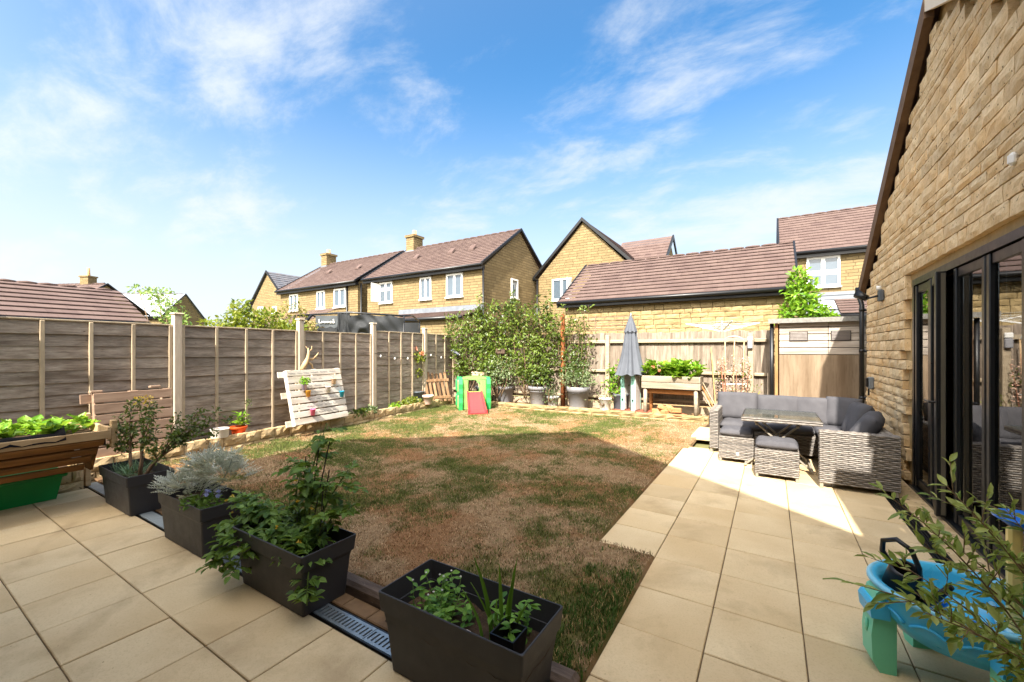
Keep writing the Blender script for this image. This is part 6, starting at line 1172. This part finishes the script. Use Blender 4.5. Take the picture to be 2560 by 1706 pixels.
# shrub in the round pot at the lower right: long sprays, leaves one by one
WL = [leafmesh('leaf', .046, .016, WIL, .03, curl=.3), leafmesh('leaf', .054, .018, WIL, .03, curl=.35), leafmesh('leaf', .04, .017, WIL, .03, curl=.2)]
wsb = thing('dappled_shrub', 'dappled willow-like shrub with long leafy sprays at the lower right corner', 'shrub', (.90, 2.02, .30)); o = Vector(wsb.location); st = MB(); rest = MB(); cand = []
ends = [(.34, 1.80, 1.17), (.33, 1.72, 1.0), (.50, 1.95, 1.20), (.56, 2.0, 1.12), (.42, 1.85, 1.02), (.30, 1.60, .88), (.37, 1.62, .84), (.48, 1.78, .78), (.62, 2.05, 1.05), (.68, 2.0, .98), (.70, 2.15, 1.1), (.60, 1.78, .70), (.52, 1.66, .66), (.46, 1.95, 1.04), (.80, 2.1, 1.12), (.9, 2.2, 1.15), (1.1, 2.2, 1.1), (1.2, 2.0, 1.0), (1.0, 1.75, .95), (1.15, 2.3, 1.05)]
for e in ends:
    e = Vector(e) - o; e.z -= .07 * (e.z > .6); b0 = Vector((R(-.08, .04), R(-.06, .06), .03)); m1 = b0.lerp(e, .4) + Vector((.03, 0, .12 + .1 * R(0, 1))); P_ = [b0 * (1 - v) ** 2 + m1 * 2 * v * (1 - v) + e * v * v for v in np.linspace(0, 1, 9)]; st.tube(P_, [.0045 - .0004 * k for k in range(9)], 5)
    for k in range(2, 9):
        for v in (0, .25, .5, .75):
            if k == 8 and v: continue
            c = P_[k].lerp(P_[min(8, k + 1)], v); d0 = (P_[min(8, k + 1)] - P_[k - 1]).normalized()
            for q_ in range(2):
                sd = d0.cross(rv()).normalized(); cand.append((c, (d0 * R(.5, 1.2) + sd).normalized()))
            if R(0, 1) < .4:
                sd = (d0 + d0.cross(rv()).normalized() * .9).normalized(); l = R(.05, .11); st.tube([c, c + sd * l], [.0018, .001], 4)
                for f in (.3, .5, .7, .85, 1): cand.append((c + sd * l * f, (sd + rv(.7)).normalized()))
random.shuffle(cand); cand.sort(key=lambda q: (q[0].x + o.x) / max(.2, q[0].y + o.y) > .38)
for k, (c, d) in enumerate(cand):
    if k < 300: put_leaf(random.choice(WL), wsb, c, d, Vector((0, -.2, 1)) + rv(.5), R(.7, 1.15))
    else: l = R(.028, .048); leafq(rest, c, d, Vector((0, -.2, 1)) + rv(.5), l, l * .32)
struct(rest.build('foliage', WIL, wsb), 'stuff'); st.build('stem', mk('shrub_twig', '#7b6248', '#9a8062', rnd=0), wsb, True)
# trees and climbers beyond the fences
def tree(name, label, base, hgt, blobs, n, mat, L=(.1, .18), trunk=.07, asp=.55):
    t = thing(name, label, 'tree', base); o = Vector(base); st = MB(); st.tube([(0, 0, 0), (.05, .02, hgt * .3), (.0, 0, hgt * .62)], [trunk, trunk * .8, trunk * .4], 8)
    for c, r in blobs: cv = Vector(c) - o; st.tube([(0, 0, hgt * R(.2, .45)), cv * .6 + Vector((0, 0, .2)), cv], [trunk * .5, trunk * .3, .012], 6)
    st.build('trunk', STEM, t, True); f0 = blobs_fn(blobs); fo = MB(); mass(fo, n, lambda: (lambda q: (q[0] - o, q[1]))(f0()), L[0], L[1], asp); fo.build('crown', mat, t); return t
tree('bushy_tree', 'yellow green bushy tree peeping over the left fence beside the first post', (-12.6, 5.9, 0), 2.6, [((-12.7, 5.5, 2.15), (.7, .6, .35)), ((-12.4, 5.9, 2.4), (.6, .55, .4)), ((-12.1, 6.3, 2.45), (.55, .5, .32)), ((-11.8, 6.7, 2.15), (.6, .5, .3)), ((-12.45, 5.8, 2.75), (.3, .3, .25))], 1700, YGRN, (.09, .16))
tree('thin_tree', 'thin open tree with brownish sprays in front of the small stone house', (-12.6, 7.3, 0), 3.2, [((-12.7, 7.2, 2.75), (.16, .16, .45)), ((-12.45, 7.4, 2.8), (.14, .14, .42)), ((-12.9, 7.0, 2.4), (.25, .2, .3)), ((-12.1, 7.6, 2.3), (.35, .2, .2)), ((-12.25, 7.55, 2.65), (.16, .12, .22)), ((-12.6, 7.2, 2.1), (.6, .3, .2))], 620, leafmat('olive_leaf', '#5c6428', '#9a8a4a', .5, .35), (.06, .11), .04)
tree('twining_climber', 'loose green climber arching over the end of the left garage', (-15.6, 5.2, 0), 3.2, [((-16.3, 5.2, 3.35), (.5, .4, .25)), ((-16.0, 5.3, 2.9), (.55, .4, .35)), ((-15.7, 5.4, 2.5), (.5, .4, .35)), ((-15.5, 5.6, 2.2), (.4, .4, .25)), ((-17.3, 5.0, 3.55), (.35, .3, .14))], 720, leafmat('grey_green_leaf', '#4f7440', '#9db45e', .45, .35), (.08, .14), .04)
tree('laurel_tree', 'bright green laurel tree between the garage and the house on the right', (.75, 11.6, 0), 3.3, [((.62, 11.5, 2.35), (.5, .4, .45)), ((.6, 11.5, 2.85), (.34, .32, .4)), ((.55, 11.5, 3.2), (.2, .2, .3)), ((.9, 11.5, 2.25), (.36, .3, .3)), ((.75, 11.6, 1.9), (.5, .4, .4))], 1900, LAUR, (.1, .17), .06, .5)
# twiggy dry branch on the bed at the back, two bird feeders in the climbers
t = tag(MB().tube([(0, 0, 0), (.15, -.05, .12), (.3, -.08, .06), (.42, -.05, .02)], [.02, .018, .014, .008], 6).tube([(.22, -.06, .1), (.36, .02, .16)], [.012, .006], 5).tube([(.1, -.03, .08), (-.02, -.1, .02)], [.012, .006], 5).build('dead_branch', STEM, None, True, loc=(-5.95, 9.72, .15)), 'bare dead branch lying on the back bed between two grey tubs', 'branch')
for x, y, z, lb in ((-6.35, 9.62, 1.55, 'dark wooden nest box half hidden in the climbers'),): o = thing('nest_box', lb, 'nest box', (x, y, z)); MB().cb(.3, .16, .16, .03).build('case', mk('dark_nest', '#4b3c33', '#6a574a', rnd=0), o); MB().lathe([(0, -.01), (.028, -.01)], 12).build('hole', BLACKPL, o, loc=(0, -.082, 0), rot=(pi / 2, 0, 0))
o = thing('bird_feeder', 'small grey angled bird ornament at the left edge of the climbers', 'ornament', (-7.75, 9.3, 1.5)); MB().hexa([(-.1, -.01, .04), (.14, -.01, -.06), (.16, .02, -.04), (-.08, .02, .08)], [(-.12, -.03, .08), (.14, -.03, -.03), (.16, .04, -.02), (-.08, .04, .12)]).build('body', PGREY, o, fix=True)
